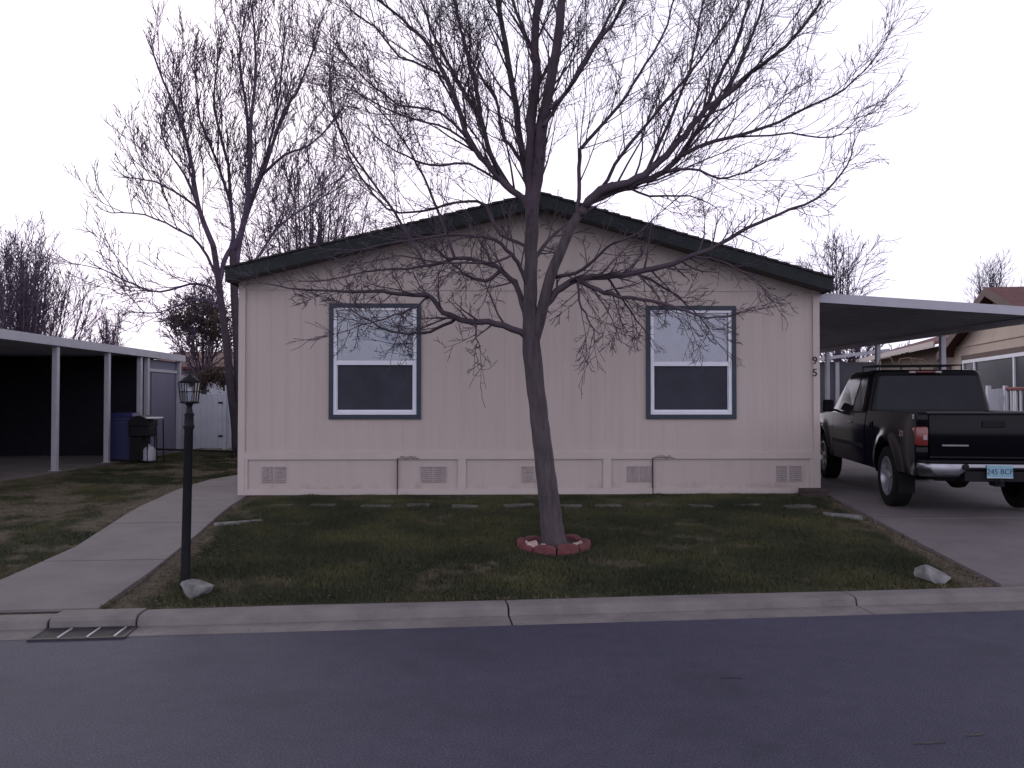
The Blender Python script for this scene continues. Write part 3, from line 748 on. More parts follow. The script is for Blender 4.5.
# right limbs
L_([(533, 345), (541, 315), (551, 275), (563, 246), (573, 223), (586, 206), (600, 190), (614, 184)], 7.5, 4, 0, -.15, side=False, trunk=True)
L_([(586, 206), (600, 191), (622, 184), (644, 175), (666, 156), (685, 134), (707, 109), (735, 87), (760, 66), (785, 47), (810, 19), (829, -12)], 5.6, 1.2, -.15, -.6, **up)
L_([(580, 214), (592, 202), (617, 190), (644, 181), (663, 172), (679, 157), (700, 128), (722, 97), (741, 60), (760, 15), (775, -40)], 5, 1.3, -.14, .5, **up)
L_([(679, 157), (707, 144), (735, 137), (779, 122), (810, 106), (844, 89), (872, 62)], 2.8, .8, -.0, .5, **up)
L_([(700, 118), (710, 98), (725, 66), (741, 31), (750, -5), (757, -50)], 2.6, 1.2, -.2, -.9, **up)
L_([(577, 215), (579, 198), (580, 156), (587, 142), (619, 106), (638, 75), (660, 41), (676, -6)], 2.8, 1.2, -.1, .4, **up)
L_([(663, 172), (690, 168), (720, 178), (745, 172), (765, 162)], 1.8, .7, -.2, -.7, **up)
L_([(622, 184), (650, 196), (690, 196), (715, 207)], 1.8, .6, -.2, .5, **up)
L_([(735, 137), (790, 134), (832, 137), (852, 124)], 1.4, .6, .2, .1, **up)
L_([(600, 190), (625, 150), (650, 120), (700, 60), (735, 10)], 2.4, .9, -.1, -1.1, **up)
L_([(644, 178), (670, 120), (690, 70), (700, 20), (712, -30)], 2.4, .9, -.2, .9, **up)
dn = dict(gap=.10, slen=(.22, .68), lvl=2, dens=1.0, up=.035, grav=.22, ang=(30, 62))
L_([(537, 330), (541, 312), (557, 292), (577, 279), (606, 277), (634, 273), (663, 266), (692, 256), (720, 244), (749, 227), (778, 214), (816, 198), (841, 175), (852, 150)], 5, .8, 0, -.2, **dn)
L_([(577, 279), (597, 289), (620, 297), (649, 300), (680, 309), (706, 317), (732, 315)], 3, .8, -.04, -.8, **dn)
L_([(634, 273), (657, 283), (677, 297), (700, 318), (715, 340)], 1.9, .6, -.05, .5, **dn)
L_([(556, 277), (577, 273), (594, 260), (614, 243), (640, 232)], 2.6, .8, 0, -.7, **dn)
L_([(533, 262), (543, 247), (563, 226), (585, 212)], 3, 1.2, 0, .8, **dn)
L_([(577, 279), (580, 300), (588, 318), (594, 332)], 1.8, .6, -.05, -.5, **dn)
L_([(606, 277), (622, 298), (634, 316), (645, 330)], 1.7, .6, -.05, .5, **dn)
L_([(692, 256), (720, 262), (750, 275), (765, 290)], 1.5, .6, -.1, -.5, **dn)
# left limbs
L_([(531, 345), (520, 332), (495, 323), (475, 322), (455, 318), (440, 308), (429, 297), (406, 295), (383, 292), (357, 292), (330, 290), (300, 290), (268, 284)], 4.4, .8, 0, -.3, **dn)
L_([(455, 319), (437, 329), (417, 333), (392, 332), (372, 323), (354, 312), (335, 300)], 2.2, .7, -.05, .5, **dn)
L_([(529, 330), (524, 312), (517, 286), (509, 277), (495, 267), (477, 260), (455, 259), (426, 266), (397, 269), (365, 272), (330, 280)], 4, .8, 0, .5, **dn)
L_([(500, 271), (491, 279), (480, 280), (466, 275), (455, 266), (435, 249), (415, 240)], 2.6, .7, .15, -.5, **dn)
L_([(529, 290), (520, 266), (512, 255), (495, 240), (475, 236), (455, 234), (425, 238), (397, 242), (360, 250)], 2.8, .7, 0, -.9, **dn)
L_([(512, 255), (495, 262), (475, 262), (440, 263), (400, 256), (370, 262)], 1.6, .6, -.2, -1.2, **dn)
L_([(429, 297), (410, 310), (385, 318), (350, 330)], 1.6, .5, -.1, -.7, **dn)
L_([(475, 322), (477, 338), (480, 350)], 1.2, .5, -.1, -.4, **dn)
L_([(531, 260), (524, 245), (500, 235), (486, 205), (458, 202), (422, 211), (387, 208), (349, 158), (332, 100), (330, 55)], 2.4, .8, 0, 1.2, **up)
L_([(455, 259), (437, 209), (423, 176), (405, 144), (381, 112), (360, 95)], 2.0, .7, .2, 1.3, **up)
L_([(426, 266), (393, 211), (364, 170), (345, 140), (329, 97), (334, 40)], 2.0, .7, .3, 1.5, **up)
# leaders
L_([(532, 235), (530, 215), (523, 199), (505, 185), (487, 164), (469, 141), (458, 108), (443, 73), (423, 38), (402, 20), (370, -8)], 5, 1.4, 0, -.3, **up)
L_([(507, 187), (497, 170), (487, 147), (481, 120), (461, 88), (446, 59), (431, 29), (418, -10)], 3.8, 1.4, 0, .6, **up)
L_([(486, 140), (478, 100), (472, 73), (466, 47), (458, 20), (450, -20)], 3, 1.3, .2, -.5, **up)
L_([(531, 225), (529, 198), (525, 170), (519, 129), (510, 73), (502, 29), (492, -30)], 5, 3.2, 0, .4, **up)
L_([(524, 165), (510, 145), (502, 135), (496, 97), (478, 73), (460, 30), (455, -10)], 2.6, 1, .1, 1.1, **up)
L_([(532, 225), (531, 190), (531, 150), (532, 110), (537, 73), (535, 38), (543, -30)], 7.6, 4.4, 0, -.25, **up)
L_([(532, 230), (534, 200), (538, 170), (543, 126), (551, 79), (558, 40), (563, 0), (574, -50)], 7.8, 4.6, 0, -.5, **up)
L_([(535, 62), (526, 35), (516, 12), (505, -30)], 3, 1.6, -.2, .5, **up)
L_([(549, 108), (560, 100), (572, 82), (592, 50), (620, 12), (640, -30)], 3, 1.3, -.4, -1.1, **up)
L_([(543, 126), (560, 103), (580, 69), (600, 34), (625, -8)], 2.8, 1.2, -.3, .7, **up)
L_([(440, 73), (400, 55), (375, 28), (345, 5)], 1.6, .7, -.2, -.8, **up)
L_([(469, 141), (440, 112), (400, 105), (365, 78), (350, 60)], 1.7, .7, -.1, -.9, **up)
L_([(487, 164), (450, 130), (415, 120), (380, 105), (345, 85)], 1.8, .7, 0, .9, **up)
L_([(505, 185), (470, 165), (430, 165), (395, 150), (370, 130)], 1.8, .7, 0, -.9, **up)
front_tree = T.finish((TX, TY, tb.z), 'large bare deciduous tree with a leaning grey trunk standing in the front lawn', M['bark'], M['twig'])
print('front tree strands', T.nst, len(T.crown.f))

# left tree with two trunks
T = Tree(5); T.mintw = .0080
LTY = 20.3
def pl2(pts, ya, yb, Y0=LTY):
    n = len(pts) - 1; return [P(x, y, Y0 + ya + (yb - ya) * i / n) for i, (x, y) in enumerate(pts)]
p2 = lambda r, Y=LTY: r * Y / F
base = G(235, 452); 
def L2(pts, r0, r1, ya, yb, trunk=False, side=True, gap=.27, slen=(.8, 2.6), lvl=2, u=.17, dens=.72):
    T.limb(pl2(pts, ya, yb), [p2(r0 * .85), p2(r0 * .4 + r1 * .4), p2(r1 * .8)], side=side, trunk=trunk, gap=gap, slen=slen, lvl=lvl, up=u, dens=dens, ang=(16, 38), start=.15)
L2([(237, 452), (235, 420), (231, 390), (227, 350), (222, 310), (219, 285), (214, 250)], 5.5, 3.6, 0, 0, True, False)
L2([(238, 452), (239, 410), (238, 360), (236, 320), (234, 285), (233, 250)], 6, 4.4, .1, .2, True, False)
L2([(214, 250), (207, 230), (199, 210), (194, 180), (189, 150), (177, 112), (163, 80), (152, 50)], 3.4, .9, 0, -.8)
L2([(219, 285), (224, 262), (233, 240), (231, 205), (228, 165), (220, 135), (214, 100), (218, 60)], 3.2, .9, 0, .8)
L2([(233, 250), (240, 235), (248, 200), (250, 156), (252, 110), (256, 70), (253, 15)], 3.8, 1, .2, -.6)
L2([(236, 275), (240, 240), (250, 205), (262, 175), (274, 140), (285, 110), (296, 94), (306, 70), (313, 50)], 3.2, .9, .2, .6)
L2([(250, 156), (246, 110), (240, 60), (244, 20)], 2, .9, 0, .9)
L2([(262, 175), (285, 155), (310, 145), (335, 120)], 2, .7, .3, -.4)
L2([(212, 243), (199, 210), (175, 192), (155, 182), (130, 178)], 1.9, .7, 0, -.6)
L2([(218, 280), (200, 245), (175, 228), (145, 215), (112, 213)], 1.9, .7, 0, .8)
L2([(222, 300), (210, 287), (190, 284), (160, 292), (135, 285), (100, 268)], 1.9, .7, 0, -1, u=.06)
L2([(224, 315), (208, 300), (185, 303), (160, 312), (135, 312)], 1.5, .6, 0, .5, u=.04)
L2([(199, 210), (185, 175), (168, 150), (160, 125)], 1.7, .7, -.2, .9)
L2([(231, 205), (216, 160), (200, 120), (195, 70)], 1.9, .7, .4, -.3)
L2([(250, 200), (268, 150), (280, 90), (284, 40)], 1.9, .7, .1, 1.2)
L2([(236, 290), (255, 262), (280, 225), (310, 205), (335, 190)], 2, .7, .2, .9)
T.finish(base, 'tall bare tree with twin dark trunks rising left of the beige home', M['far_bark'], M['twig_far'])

def bare_tree(px, Y, top_py, half_px, label, seed, nl=9, style='fan', mintw=.012, low=.35, dens=.7, gap=.6, lvl=2, group=None, m=None, base_z=PAD):
    global T
    T = Tree(seed); T.mintw = mintw; rs = T.rs
    x = P(px, 400, Y).x; top = P(px, top_py, Y).z; hw = half_px * Y / F; H = top - base_z; b0 = Vector((x, Y, base_z)); zf = b0 + Vector((0, 0, H * low))
    T.limb([b0, b0.lerp(zf, .5) + Vector((.05, 0, 0)), zf], [H * .022, H * .019, H * .016], side=False, trunk=True)
    for i in range(nl):
        a = (i + rs.random() * .6) / nl * 2 * math.pi; f = rs.uniform(.35, 1.0) if i % 3 else rs.uniform(0, .3)
        ex = math.cos(a) * hw * f; ey = math.sin(a) * hw * f; ez = H * (1 - low) * (math.sqrt(max(.1, 1 - f * f * .75)) if style == 'fan' else .96 - .35 * f * f) * rs.uniform(.85, 1)
        e = zf + Vector((ex, ey, ez)); mid = zf.lerp(e, .45) + Vector((ex * .25, ey * .25, -ez * .08))
        r0 = H * .007
        T.limb([zf - Vector((0, 0, rs.random() * H * .06)), mid, e], [r0, r0 * .6, mintw * 1.2], gap=gap, slen=(H * .16, H * .40), lvl=lvl, up=.10 if style == 'up' else .015, dens=dens, start=.15, ang=(12, 38) if style == 'up' else (20, 50), wob=.07)
    return T.finish(tuple(b0), label, M['far_bark'], m or M['twig_far'], group=group)
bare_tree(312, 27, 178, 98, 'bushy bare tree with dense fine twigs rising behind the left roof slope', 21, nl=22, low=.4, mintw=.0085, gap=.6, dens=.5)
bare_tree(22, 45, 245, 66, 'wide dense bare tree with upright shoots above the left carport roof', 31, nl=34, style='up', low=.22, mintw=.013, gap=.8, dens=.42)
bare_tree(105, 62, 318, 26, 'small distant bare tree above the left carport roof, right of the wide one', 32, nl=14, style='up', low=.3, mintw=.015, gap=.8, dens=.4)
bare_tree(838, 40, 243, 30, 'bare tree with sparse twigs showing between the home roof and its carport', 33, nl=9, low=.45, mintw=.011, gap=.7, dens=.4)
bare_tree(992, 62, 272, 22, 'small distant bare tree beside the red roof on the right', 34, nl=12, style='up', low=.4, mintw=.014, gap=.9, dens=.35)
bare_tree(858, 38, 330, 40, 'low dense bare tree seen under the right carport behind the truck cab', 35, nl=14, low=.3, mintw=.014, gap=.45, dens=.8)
# darker tree with clinging dry leaves
def leafy(px, Y, cpy, rpx, label, seed, nleaf=5200):
    global T
    t = bare_tree(px, Y, cpy - rpx, rpx, label, seed, nl=12, low=.4, mintw=.012, gap=.5, dens=.7)
    rs = random.Random(seed); b = MB(); c = P(px, cpy, Y); r = rpx * Y / F
    cl = [(c + Vector((rs.gauss(0, .45), rs.gauss(0, .45), rs.gauss(0, .36))) * r, rs.uniform(.12, .3) * r) for _ in range(46)]
    for _ in range(nleaf):
        q, s = rs.choice(cl); p = q + Vector((rs.gauss(0, s * .6), rs.gauss(0, s * .6), rs.gauss(0, s * .5)))
        u = Vector((rs.gauss(0, 1), rs.gauss(0, 1), rs.gauss(0, 1))).normalized() * .05; v = u.orthogonal().normalized() * .03
        b.add([p - u, p - v, p + u, p + v], [(0, 1, 2, 3)])
    b.build('leaves', M['leaf_dark'], t); return t
leafy(203, 33, 322, 33, 'dark round tree with clinging dry leaves behind the white gate', 41)

# ------------------------------------------------------------------ lamp post
lb = G(185, 589); lt = P(189.5, 404, lb.y)
lamp = thing('lamp_post', lb, 'thin black lamp post with a small glass lantern beside the walkway', 'lamp post')
b = MB(); ax = lt - lb
pr = [(0, .044), (.03, .044), (.035, .036), (.86, .034), (.87, .043), (.885, .043), (.89, .036), (.93, .034), (.945, .040), (.955, .028), (.985, .02), (1.0, .03)]
b.tube([lb + ax * t for t, r in pr], [r for t, r in pr], 16)
b.build('post', M['iron'], lamp, smooth=True, autos=35)
lx, ly, lz = lt
b = MB(); hw, hh = .058, .155
b.lathe([(.03, 0), (.075, .006), (.08, .014), (.05, .018)], (lx, ly, lz), 4 * 4)
z0 = lz + .018
def fr(w0, w1, za, zb):
    for sx in (-1, 1):
        for sy in (-1, 1): b.bar((lx + sx * w0, ly + sy * w0, za), (lx + sx * w1, ly + sy * w1, zb), .0045, 5)
fr(.052, .066, z0, z0 + hh)
for w, z in ((.052, z0), (.059, z0 + hh * .52), (.066, z0 + hh)):
    for sg in (-1, 1):
        b.bar((lx - w, ly + sg * w, z), (lx + w, ly + sg * w, z), .004, 5); b.bar((lx + sg * w, ly - w, z), (lx + sg * w, ly + w, z), .004, 5)
for sg in (-1, 1):
    b.bar((lx, ly + sg * .052, z0), (lx, ly + sg * .066, z0 + hh), .0035, 5); b.bar((lx + sg * .052, ly, z0), (lx + sg * .066, ly, z0 + hh), .0035, 5)
ln = b.build('lantern_frame', M['iron'], lamp)
b = MB(); b.add([(lx - .05, ly - .05, z0), (lx + .05, ly - .05, z0), (lx + .05, ly + .05, z0), (lx - .05, ly + .05, z0), (lx - .064, ly - .064, z0 + hh), (lx + .064, ly - .064, z0 + hh), (lx + .064, ly + .064, z0 + hh), (lx - .064, ly + .064, z0 + hh)],
            [(0, 1, 5, 4), (1, 2, 6, 5), (2, 3, 7, 6), (3, 0, 4, 7)])
b.build('lantern_glass', M['lamp_glass'], lamp)
b = MB(); b.lathe([(.078, 0), (.08, .008), (.06, .03), (.032, .05), (.022, .055), (.02, .065), (.008, .07), (.011, .082), (.003, .10)], (lx, ly, z0 + hh + .002), 16)
b.build('lantern_cap', M['iron'], lamp, smooth=True, autos=40)
b = MB(); b.lathe([(.012, 0), (.012, .04), (.02, .06), (.024, .085), (.016, .11), (.004, .118)], (lx, ly, z0), 12); b.build('bulb', M['vinyl'], lamp, smooth=True)

# ------------------------------------------------------------------ storm drain
b = MB()
dr = thing('drain_grate', K((g0 + g1) / 2, .1, .01), 'dark iron storm drain grate with pale crossbars in the gutter', 'drain grate')
s0, s1, d0, d1 = g0 - .02, g1 + .02, -.05, .235
def kbox(b, s0, s1, d0, d1, z0, z1):
    vs = [K(s, d, z) for z in (z0, z1) for s, d in ((s0, d0), (s1, d0), (s1, d1), (s0, d1))]
    b.add(vs, [(0, 3, 2, 1), (4, 5, 6, 7), (0, 1, 5, 4), (1, 2, 6, 5), (2, 3, 7, 6), (3, 0, 4, 7)])
for q in ((s0, s1, d0, d0 + .02), (s0, s1, d1 - .02, d1), (s0, s0 + .02, d0 + .02, d1 - .02), (s1 - .02, s1, d0 + .02, d1 - .02)): kbox(b, *q, -.02, .014)
b.build('frame', M['grate'], dr)
b = MB(); n = 10
for k in range(n): 
    d = d0 + .03 + k * (d1 - d0 - .05) / n; kbox(b, s0 + .02, s1 - .02, d, d + .012, -.02, .010)
kbox(b, s0 + .01, s1 - .01, d0 + .01, d1 - .01, -.02, .003)
b.build('bars', M['grate'], dr)
for f in (.3, .6, .88): b = MB(); s = s0 + (s1 - s0) * f; kbox(b, s - .006, s + .006, d0 + .021, d1 - .021, .0, .0175); b.build('crossbar', M['grate_light'], dr)

# ------------------------------------------------------------------ right carport
CX0, CX1 = HXR + .02, 7.96; CY0, CY1 = HY - .02, 21.5
cz = lambda x: 2.985 - .06 * (x - CX0)              # bottom of the roof deck
cp = thing('carport', (CX1 - .1, CY0, PAD), 'white metal carport roof on slim posts attached to the right side of the beige home', 'carport')
b = MB()
b.add([(CX0, CY0, cz(CX0)), (CX1, CY0, cz(CX1)), (CX1, CY0 + .05, cz(CX1)), (CX0, CY0 + .05, cz(CX0)),
       (CX0, CY0, cz(CX0) + .135), (CX1, CY0, cz(CX1) + .125), (CX1, CY0 + .05, cz(CX1) + .125), (CX0, CY0 + .05, cz(CX0) + .135)],
      [(0, 3, 2, 1), (4, 5, 6, 7), (0, 1, 5, 4), (1, 2, 6, 5), (2, 3, 7, 6), (3, 0, 4, 7)])
b.box(CX1 - .0, CX1 + .05, CY0, CY1, cz(CX1) - .0, cz(CX1) + .126)
b.box(CX0, CX1, CY0 - .012, CY0 - .001, cz(CX0) + .128, cz(CX0) + .13) if False else None
b.build('fascia', M['white_metal'], cp)
b = MB(); wave = []; y = CY0 + .06
while y < CY1 - .2:
    wave += [(y, .075), (y + .03, .015), (y + .10, .015), (y + .13, .075)]; y += .2
vs = []; fs = []
for (yy, h) in wave: vs += [(CX0, yy, cz(CX0) + h), (CX1 - .01, yy, cz(CX1) + h)]
for i in range(len(wave) - 1): fs.append((2 * i, 2 * i + 1, 2 * i + 3, 2 * i + 2))
b.add(vs, fs); b.build('roof_deck', M['deck'], cp)
b = MB(); b.box(CX1 - .16, CX1 - .095, CY0 + .06, CY1, cz(CX1) - .07, cz(CX1) + .012); b.build('beam', M['deck'], cp)
for yy in (CY0 + .12, 14.62, 17.1, 19.7):
    b = MB(); b.rbox(CX1 - .09, CX1 - .002, yy, yy + .09, PAD, cz(CX1) - .005, .008); b.box(CX1 - .12, CX1 + .03, yy - .03, yy + .12, PAD + .015, PAD + .035)
    b.build('post', M['white_metal'], cp)

# ------------------------------------------------------------------ left neighbour: carport, home, shed
NX = -8.0; NZ = 2.60
nc = thing('carport', (NX, 18, PAD), 'long white edged carport on square posts at the left neighbouring home', 'carport')
b = MB(); b.box(NX, NX + .05, 8.0, 22.4, NZ, NZ + .16); b.box(NX - .01, NX + .075, 8.0, 22.4, NZ + .135, NZ + .16 + .012) if False else None
b.box(NX - 3.6, NX - .001, 7.98, 8.03, NZ, NZ + .16); b.build('fascia', M['white_metal'], nc)
b = MB(); vs = []; fs = []; n = 70
for i in range(n):
    y = 8.05 + i * .204
    vs += [(NX - .002, y, NZ + .05), (NX - 3.6, y, NZ + .05), (NX - .002, y + .05, NZ + .10), (NX - 3.6, y + .05, NZ + .10), (NX - .002, y + .15, NZ + .10), (NX - 3.6, y + .15, NZ + .10)]
for i in range(3 * n - 1): fs.append((2 * i, 2 * i + 1, 2 * i + 3, 2 * i + 2))
b.add(vs, fs); b.build('roof_deck', M['deck'], nc)
for yy in (11.7, 13.85, 15.97, 18.1, 19.75, 20.15, 22.2):
    b = MB(); b.rbox(NX - .10, NX - .002, yy - .05, yy + .05, PAD, NZ - .001, .006); b.box(NX - .13, NX + .03, yy - .07, yy + .07, PAD + .025, PAD + .04); b.build('post', M['white_metal'], nc)
sh = thing('storage_shed', (NX - 1, 21.2, PAD), 'grey panelled storage room with white trim at the far end of the left carport', 'shed')
b = MB(); b.box(NX - .2, NX - .105, 20.22, 22.3, PAD + .02, NZ - .02); b.box(NX - 3.3, NX - .2, 22.2, 22.3, PAD + .02, NZ - .02); b.build('wall', M['grey_panel'], sh)
b = MB(); b.box(NX - 3.5, NX - .201, 20.24, 20.32, PAD + .02, NZ - .02); b.build('front_wall', M['green_wall'], sh)  # near black: shade under the carport roof put into this face's colour
b = MB(); 
for z in (2.28,): b.box(NX - .1, NX - .06, 20.23, 22.12, z, z + .07)
b.box(NX - .1, NX - .06, 20.3, 20.36, PAD + .05, 2.27); b.build('trim', M['white_metal'], sh)
b = MB(); b.box(NX - .104, NX - .075, 20.5, 21.9, PAD + .05, 2.26); b.build('door_panel', M['grey_panel'], sh)
nh = thing('neighbour_home', (-14, 16, PAD), 'dark grey sided home under the left carport roof, its side door in shade', 'house')
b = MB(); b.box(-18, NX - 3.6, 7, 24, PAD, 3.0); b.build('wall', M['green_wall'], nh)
b = MB(); b.prism([(-18.3, 3.0), (-14.8, 3.5), (NX - 3.3, 3.0), (NX - 3.3, 2.92), (-18.3, 2.92)], 'y', 6.7, 24.3); b.build('roof', M['shingle'], nh)
wx = NX - 3.6
b = MB(); 
for q in ((17.3, 17.42, .3, 2.35), (18.3, 18.42, .3, 2.35), (17.42, 18.3, 2.25, 2.35)): b.box(wx, wx + .03, *q)
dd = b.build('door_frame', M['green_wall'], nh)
b = MB(); b.rbox(wx, wx + .02, 17.43, 18.29, .3, 2.24, .004); dp = b.build('door', M['grey_siding'], nh)
b = MB(); b.lathe([(.02, 0), (.03, .03), (.02, .06)], (wx + .02, 17.5, 1.25), 10, 'x'); b.build('handle', M['silver'], dp)
b = MB()
for q in ((14.2, 14.28, 1.2, 2.3), (15.3, 15.38, 1.2, 2.3), (14.28, 15.3, 1.2, 1.28), (14.28, 15.3, 2.22, 2.3)): b.box(wx, wx + .04, *q)
wf = b.build('window', M['grey_siding'], nh)
b = MB(); b.box(wx + .004, wx + .01, 14.28, 15.3, 1.28, 2.22); b.build('pane', M['tint'], wf)
b = MB(); b.lathe([(.03, 0), (.05, .02), (.055, .12), (.03, .15)], (wx + .09, 16.4, 1.95), 10); b.bar((wx, 16.4, 2.02), (wx + .09, 16.4, 2.06), .012); b.build('wall_lamp', M['vinyl'], nh, smooth=True)

def bin_(loc, w, d, h, label, m, rz=0):
    t = thing('trash_bin', loc, label, 'trash bin', rz=rz)
    b = MB(); n = 2
    b.add([(-w * .42, -d * .42, .04), (w * .42, -d * .42, .04), (w * .42, d * .42, .04), (-w * .42, d * .42, .04), (-w / 2, -d / 2, h), (w / 2, -d / 2, h), (w / 2, d / 2, h), (-w / 2, d / 2, h)],
          [(0, 3, 2, 1), (4, 5, 6, 7), (0, 1, 5, 4), (1, 2, 6, 5), (2, 3, 7, 6), (3, 0, 4, 7)])
    b.rbox(-w / 2 - .015, w / 2 + .015, -d / 2 - .015, d / 2 + .015, h - .07, h - .03, .006)
    b.build('body', m, t, local=True)
    b = MB(); b.add([(-w / 2 - .02, -d / 2 - .03, h), (w / 2 + .02, -d / 2 - .03, h), (w / 2 + .02, d / 2 + .02, h + .02), (-w / 2 - .02, d / 2 + .02, h + .02),
                 (-w / 2 + .04, -d / 2 + .03, h + .06), (w / 2 - .04, -d / 2 + .03, h + .06), (w / 2 - .04, d / 2 - .02, h + .09), (-w / 2 + .04, d / 2 - .02, h + .09)],
                [(0, 3, 2, 1), (4, 5, 6, 7), (0, 1, 5, 4), (1, 2, 6, 5), (2, 3, 7, 6), (3, 0, 4, 7)]); b.build('lid', m, t, local=True)
    for sx in (-1, 1):
        b = MB(); b.lathe([(.05, 0), (.1, .01), (.1, .05), (.05, .06)], (sx * (w / 2 - .03) - .03, d / 2 - .02, .1), 14, 'x'); b.build('wheel', M['rubber'], t, local=True)
    return t
bin_((P(124, 440, 18.7).x, 18.7, PAD + .03), .52, .6, .95, 'blue wheeled bin beside the second white post of the left carport', M['blue_bin'], R(8))
bin_((4.98, 13.45, PAD + .02), .42, .5, .95, 'blue bin behind the right corner of the beige home, mostly hidden', M['blue_bin'], R(0))
# grill
gx, gy = P(147, 450, 18.35).x, 18.35; gz0 = PAD + .01
gr = thing('barbecue_grill', (gx, gy, gz0), 'black covered gas barbecue grill with a white tank at the left carport', 'grill')
b = MB(); b.rbox(gx - .30, gx + .12, gy - .25, gy + .25, gz0 + .55, gz0 + .78, .03)
b.build('firebox', M['iron'], gr)
b = MB()
pr = [(gx - .31, .78)] + [(gx - .09 + .22 * -math.cos(a), .80 + .2 * math.sin(a)) for a in np.linspace(0, math.pi, 9)] + [(gx + .13, .78)]
b.prism([(x, z + gz0 + .002) for x, z in pr], 'y', gy - .26, gy + .26); b.build('lid', M['black_plastic'], gr)
b = MB(); b.rbox(gx + .0, gx + .27, gy - .2, gy + .2, gz0 + .93, gz0 + .965, .01); b.build('side_shelf', M['vinyl'], gr)
for sx, sy in ((-.26, -.2), (-.26, .2), (.09, -.2), (.09, .2), (.27, -.15), (.3, .15)):
    b = MB(); b.bar((gx + sx, gy + sy, gz0), (gx + sx * .92, gy + sy, gz0 + (.55 if abs(sx) < .27 else .93)), .014); b.build('leg', M['iron'], gr)
b = MB(); b.rbox(gx - .28, gx - .02, gy - .22, gy + .22, gz0 + .06, gz0 + .55, .01); b.build('cabinet', M['black_plastic'], gr)
b = MB(); b.lathe([(.08, .0), (.13, .03), (.13, .25), (.08, .31), (.03, .33), (.03, .37)], (gx + .08, gy - .08, gz0 + .02), 16)
tag(b.build('gas_tank', M['white_metal'], None, smooth=True, autos=40), 'white propane tank standing under the black barbecue grill', 'gas tank')
# rail
a, c = P(146, 449, 19.3), P(233, 451, 19.6)
rl = thing('low_rail', (a.x, a.y, PAD), 'thin black low rail running between the left carport and the twin trunk tree', 'rail')
b = MB(); b.bar(a, c, .022, 8); b.build('rail', M['iron'], rl)
for f in (.01, .5, .99):
    q = a.lerp(c, f); b = MB(); b.bar((q.x, q.y, PAD - .02), (q.x, q.y, q.z), .018, 8); b.build('post', M['iron'], rl)
# white gate and fence panels
gY = 23.2
def board_fence(name, x0, x1, Y, z1, label, cat, m, dark=M['iron']):
    t = thing(name, ((x0 + x1) / 2, Y, PAD), label, cat); b = MB(); x = x0; i = 0
    while x < x1 - .02:
        w = min(.15, x1 - x); b.rbox(x + .004, x + w - .004, Y - .012, Y + .012, PAD + .04, z1 + .01 * math.sin(i * 2.3), .003); x += w; i += 1
    for z in (PAD + .3, z1 - .25): b.box(x0, x1, Y + .013, Y + .05, z, z + .09)
    b.build('boards', m, t)
    for x in (x0 - .05, x1 + .05):
        b = MB(); b.rbox(x - .045, x + .045, Y - .03, Y + .06, PAD, z1 + .08, .006); b.build('post', m, t)
    return t
gxa, gxb = P(190, 400, gY).x, P(223, 400, gY).x
gt = board_fence('gate', gxa, gxb, gY, P(200, 394, gY).z, 'white vertical board gate between the grey shed and the twin trunk tree', 'gate', M['white_fence'])
for z in (.6, 1.5): b = MB(); b.rbox(gxb - .12, gxb + .02, gY - .022, gY - .0125, z, z + .05, .002); b.build('hinge', M['iron'], gt)
board_fence('fence_panel', gxb + .12, gxb + 2.2, gY + .1, P(200, 388, gY).z, 'white board fence panel right of the gate, behind the twin trunk tree', 'fence', M['white_fence'])
board_fence('fence_panel', P(160, 400, gY).x, gxa - .12, gY + .1, P(200, 391, gY).z, 'white board fence panel left of the gate, beside the grey shed', 'fence', M['white_fence'])
# far left house
fh = thing('house', (-13, 35, PAD), 'pale far house with a low brown roof behind the white gate', 'house')
b = MB(); fx0, fx1 = P(150, 400, 34).x, P(262, 400, 34).x; b.box(fx0, fx1, 34, 42, PAD, 2.95); b.build('wall', M['white_fence'], fh)
b = MB(); b.prism([(33.6, 2.9), (38, 3.75), (42.4, 2.9), (42.4, 2.8), (33.6, 2.8)], 'x', fx0 - .4, fx1 + .4); b.build('roof', M['red_roof'], fh)
b = MB(); wx0 = P(222, 400, 34).x; b.box(wx0, wx0 + .8, 33.96, 34.02, 1.2, 2.2); fw = b.build('window', M['vinyl'], fh)
b = MB(); b.box(wx0 + .06, wx0 + .74, 33.94, 33.955, 1.26, 2.14); b.build('pane', M['tint'], fw)
# dry vine over the gate
T = Tree(77); T.mintw = .006
v0 = P(190, 384, 23.6); v1 = P(232, 380, 23.6)
T.limb([Vector((v0.x, 23.7, PAD)), Vector((v0.x - .02, 23.7, 1.2)), v0], [.03, .025, .02], side=False, trunk=True)
T.limb([v0, v0.lerp(v1, .5) + Vector((0, 0, .12)), v1], [.03, .03, .02], gap=.035, slen=(.25, .5), lvl=2, up=-.05, dens=1.1, wob=.22, ang=(30, 90), start=.0)
vt = T.finish((v0.x, 23.7, PAD), 'tangled dark dry vine hanging over the top of the white gate', M['far_bark'], M['twig'], name='vine'); vt['category'] = 'vine'
for c_ in vt.children:
    if c_.name.startswith('bare_crown'): c_.name = 'vine_stems'
b = MB(); rs = random.Random(9)
for _ in range(2600):
    t = rs.random(); p = v0.lerp(v1, t) + Vector((0, rs.gauss(0, .15), .10 + rs.gauss(0, .11) - .12 * math.sin(t * 9)))
    u = Vector((rs.gauss(0, 1), rs.gauss(0, 1), rs.gauss(0, 1))).normalized() * .045; v = u.orthogonal().normalized() * .018
    b.add([p - u, p - v, p + u, p + v], [(0, 1, 2, 3)])
b.build('dry_leaves', M['leaf_dark'], vt)

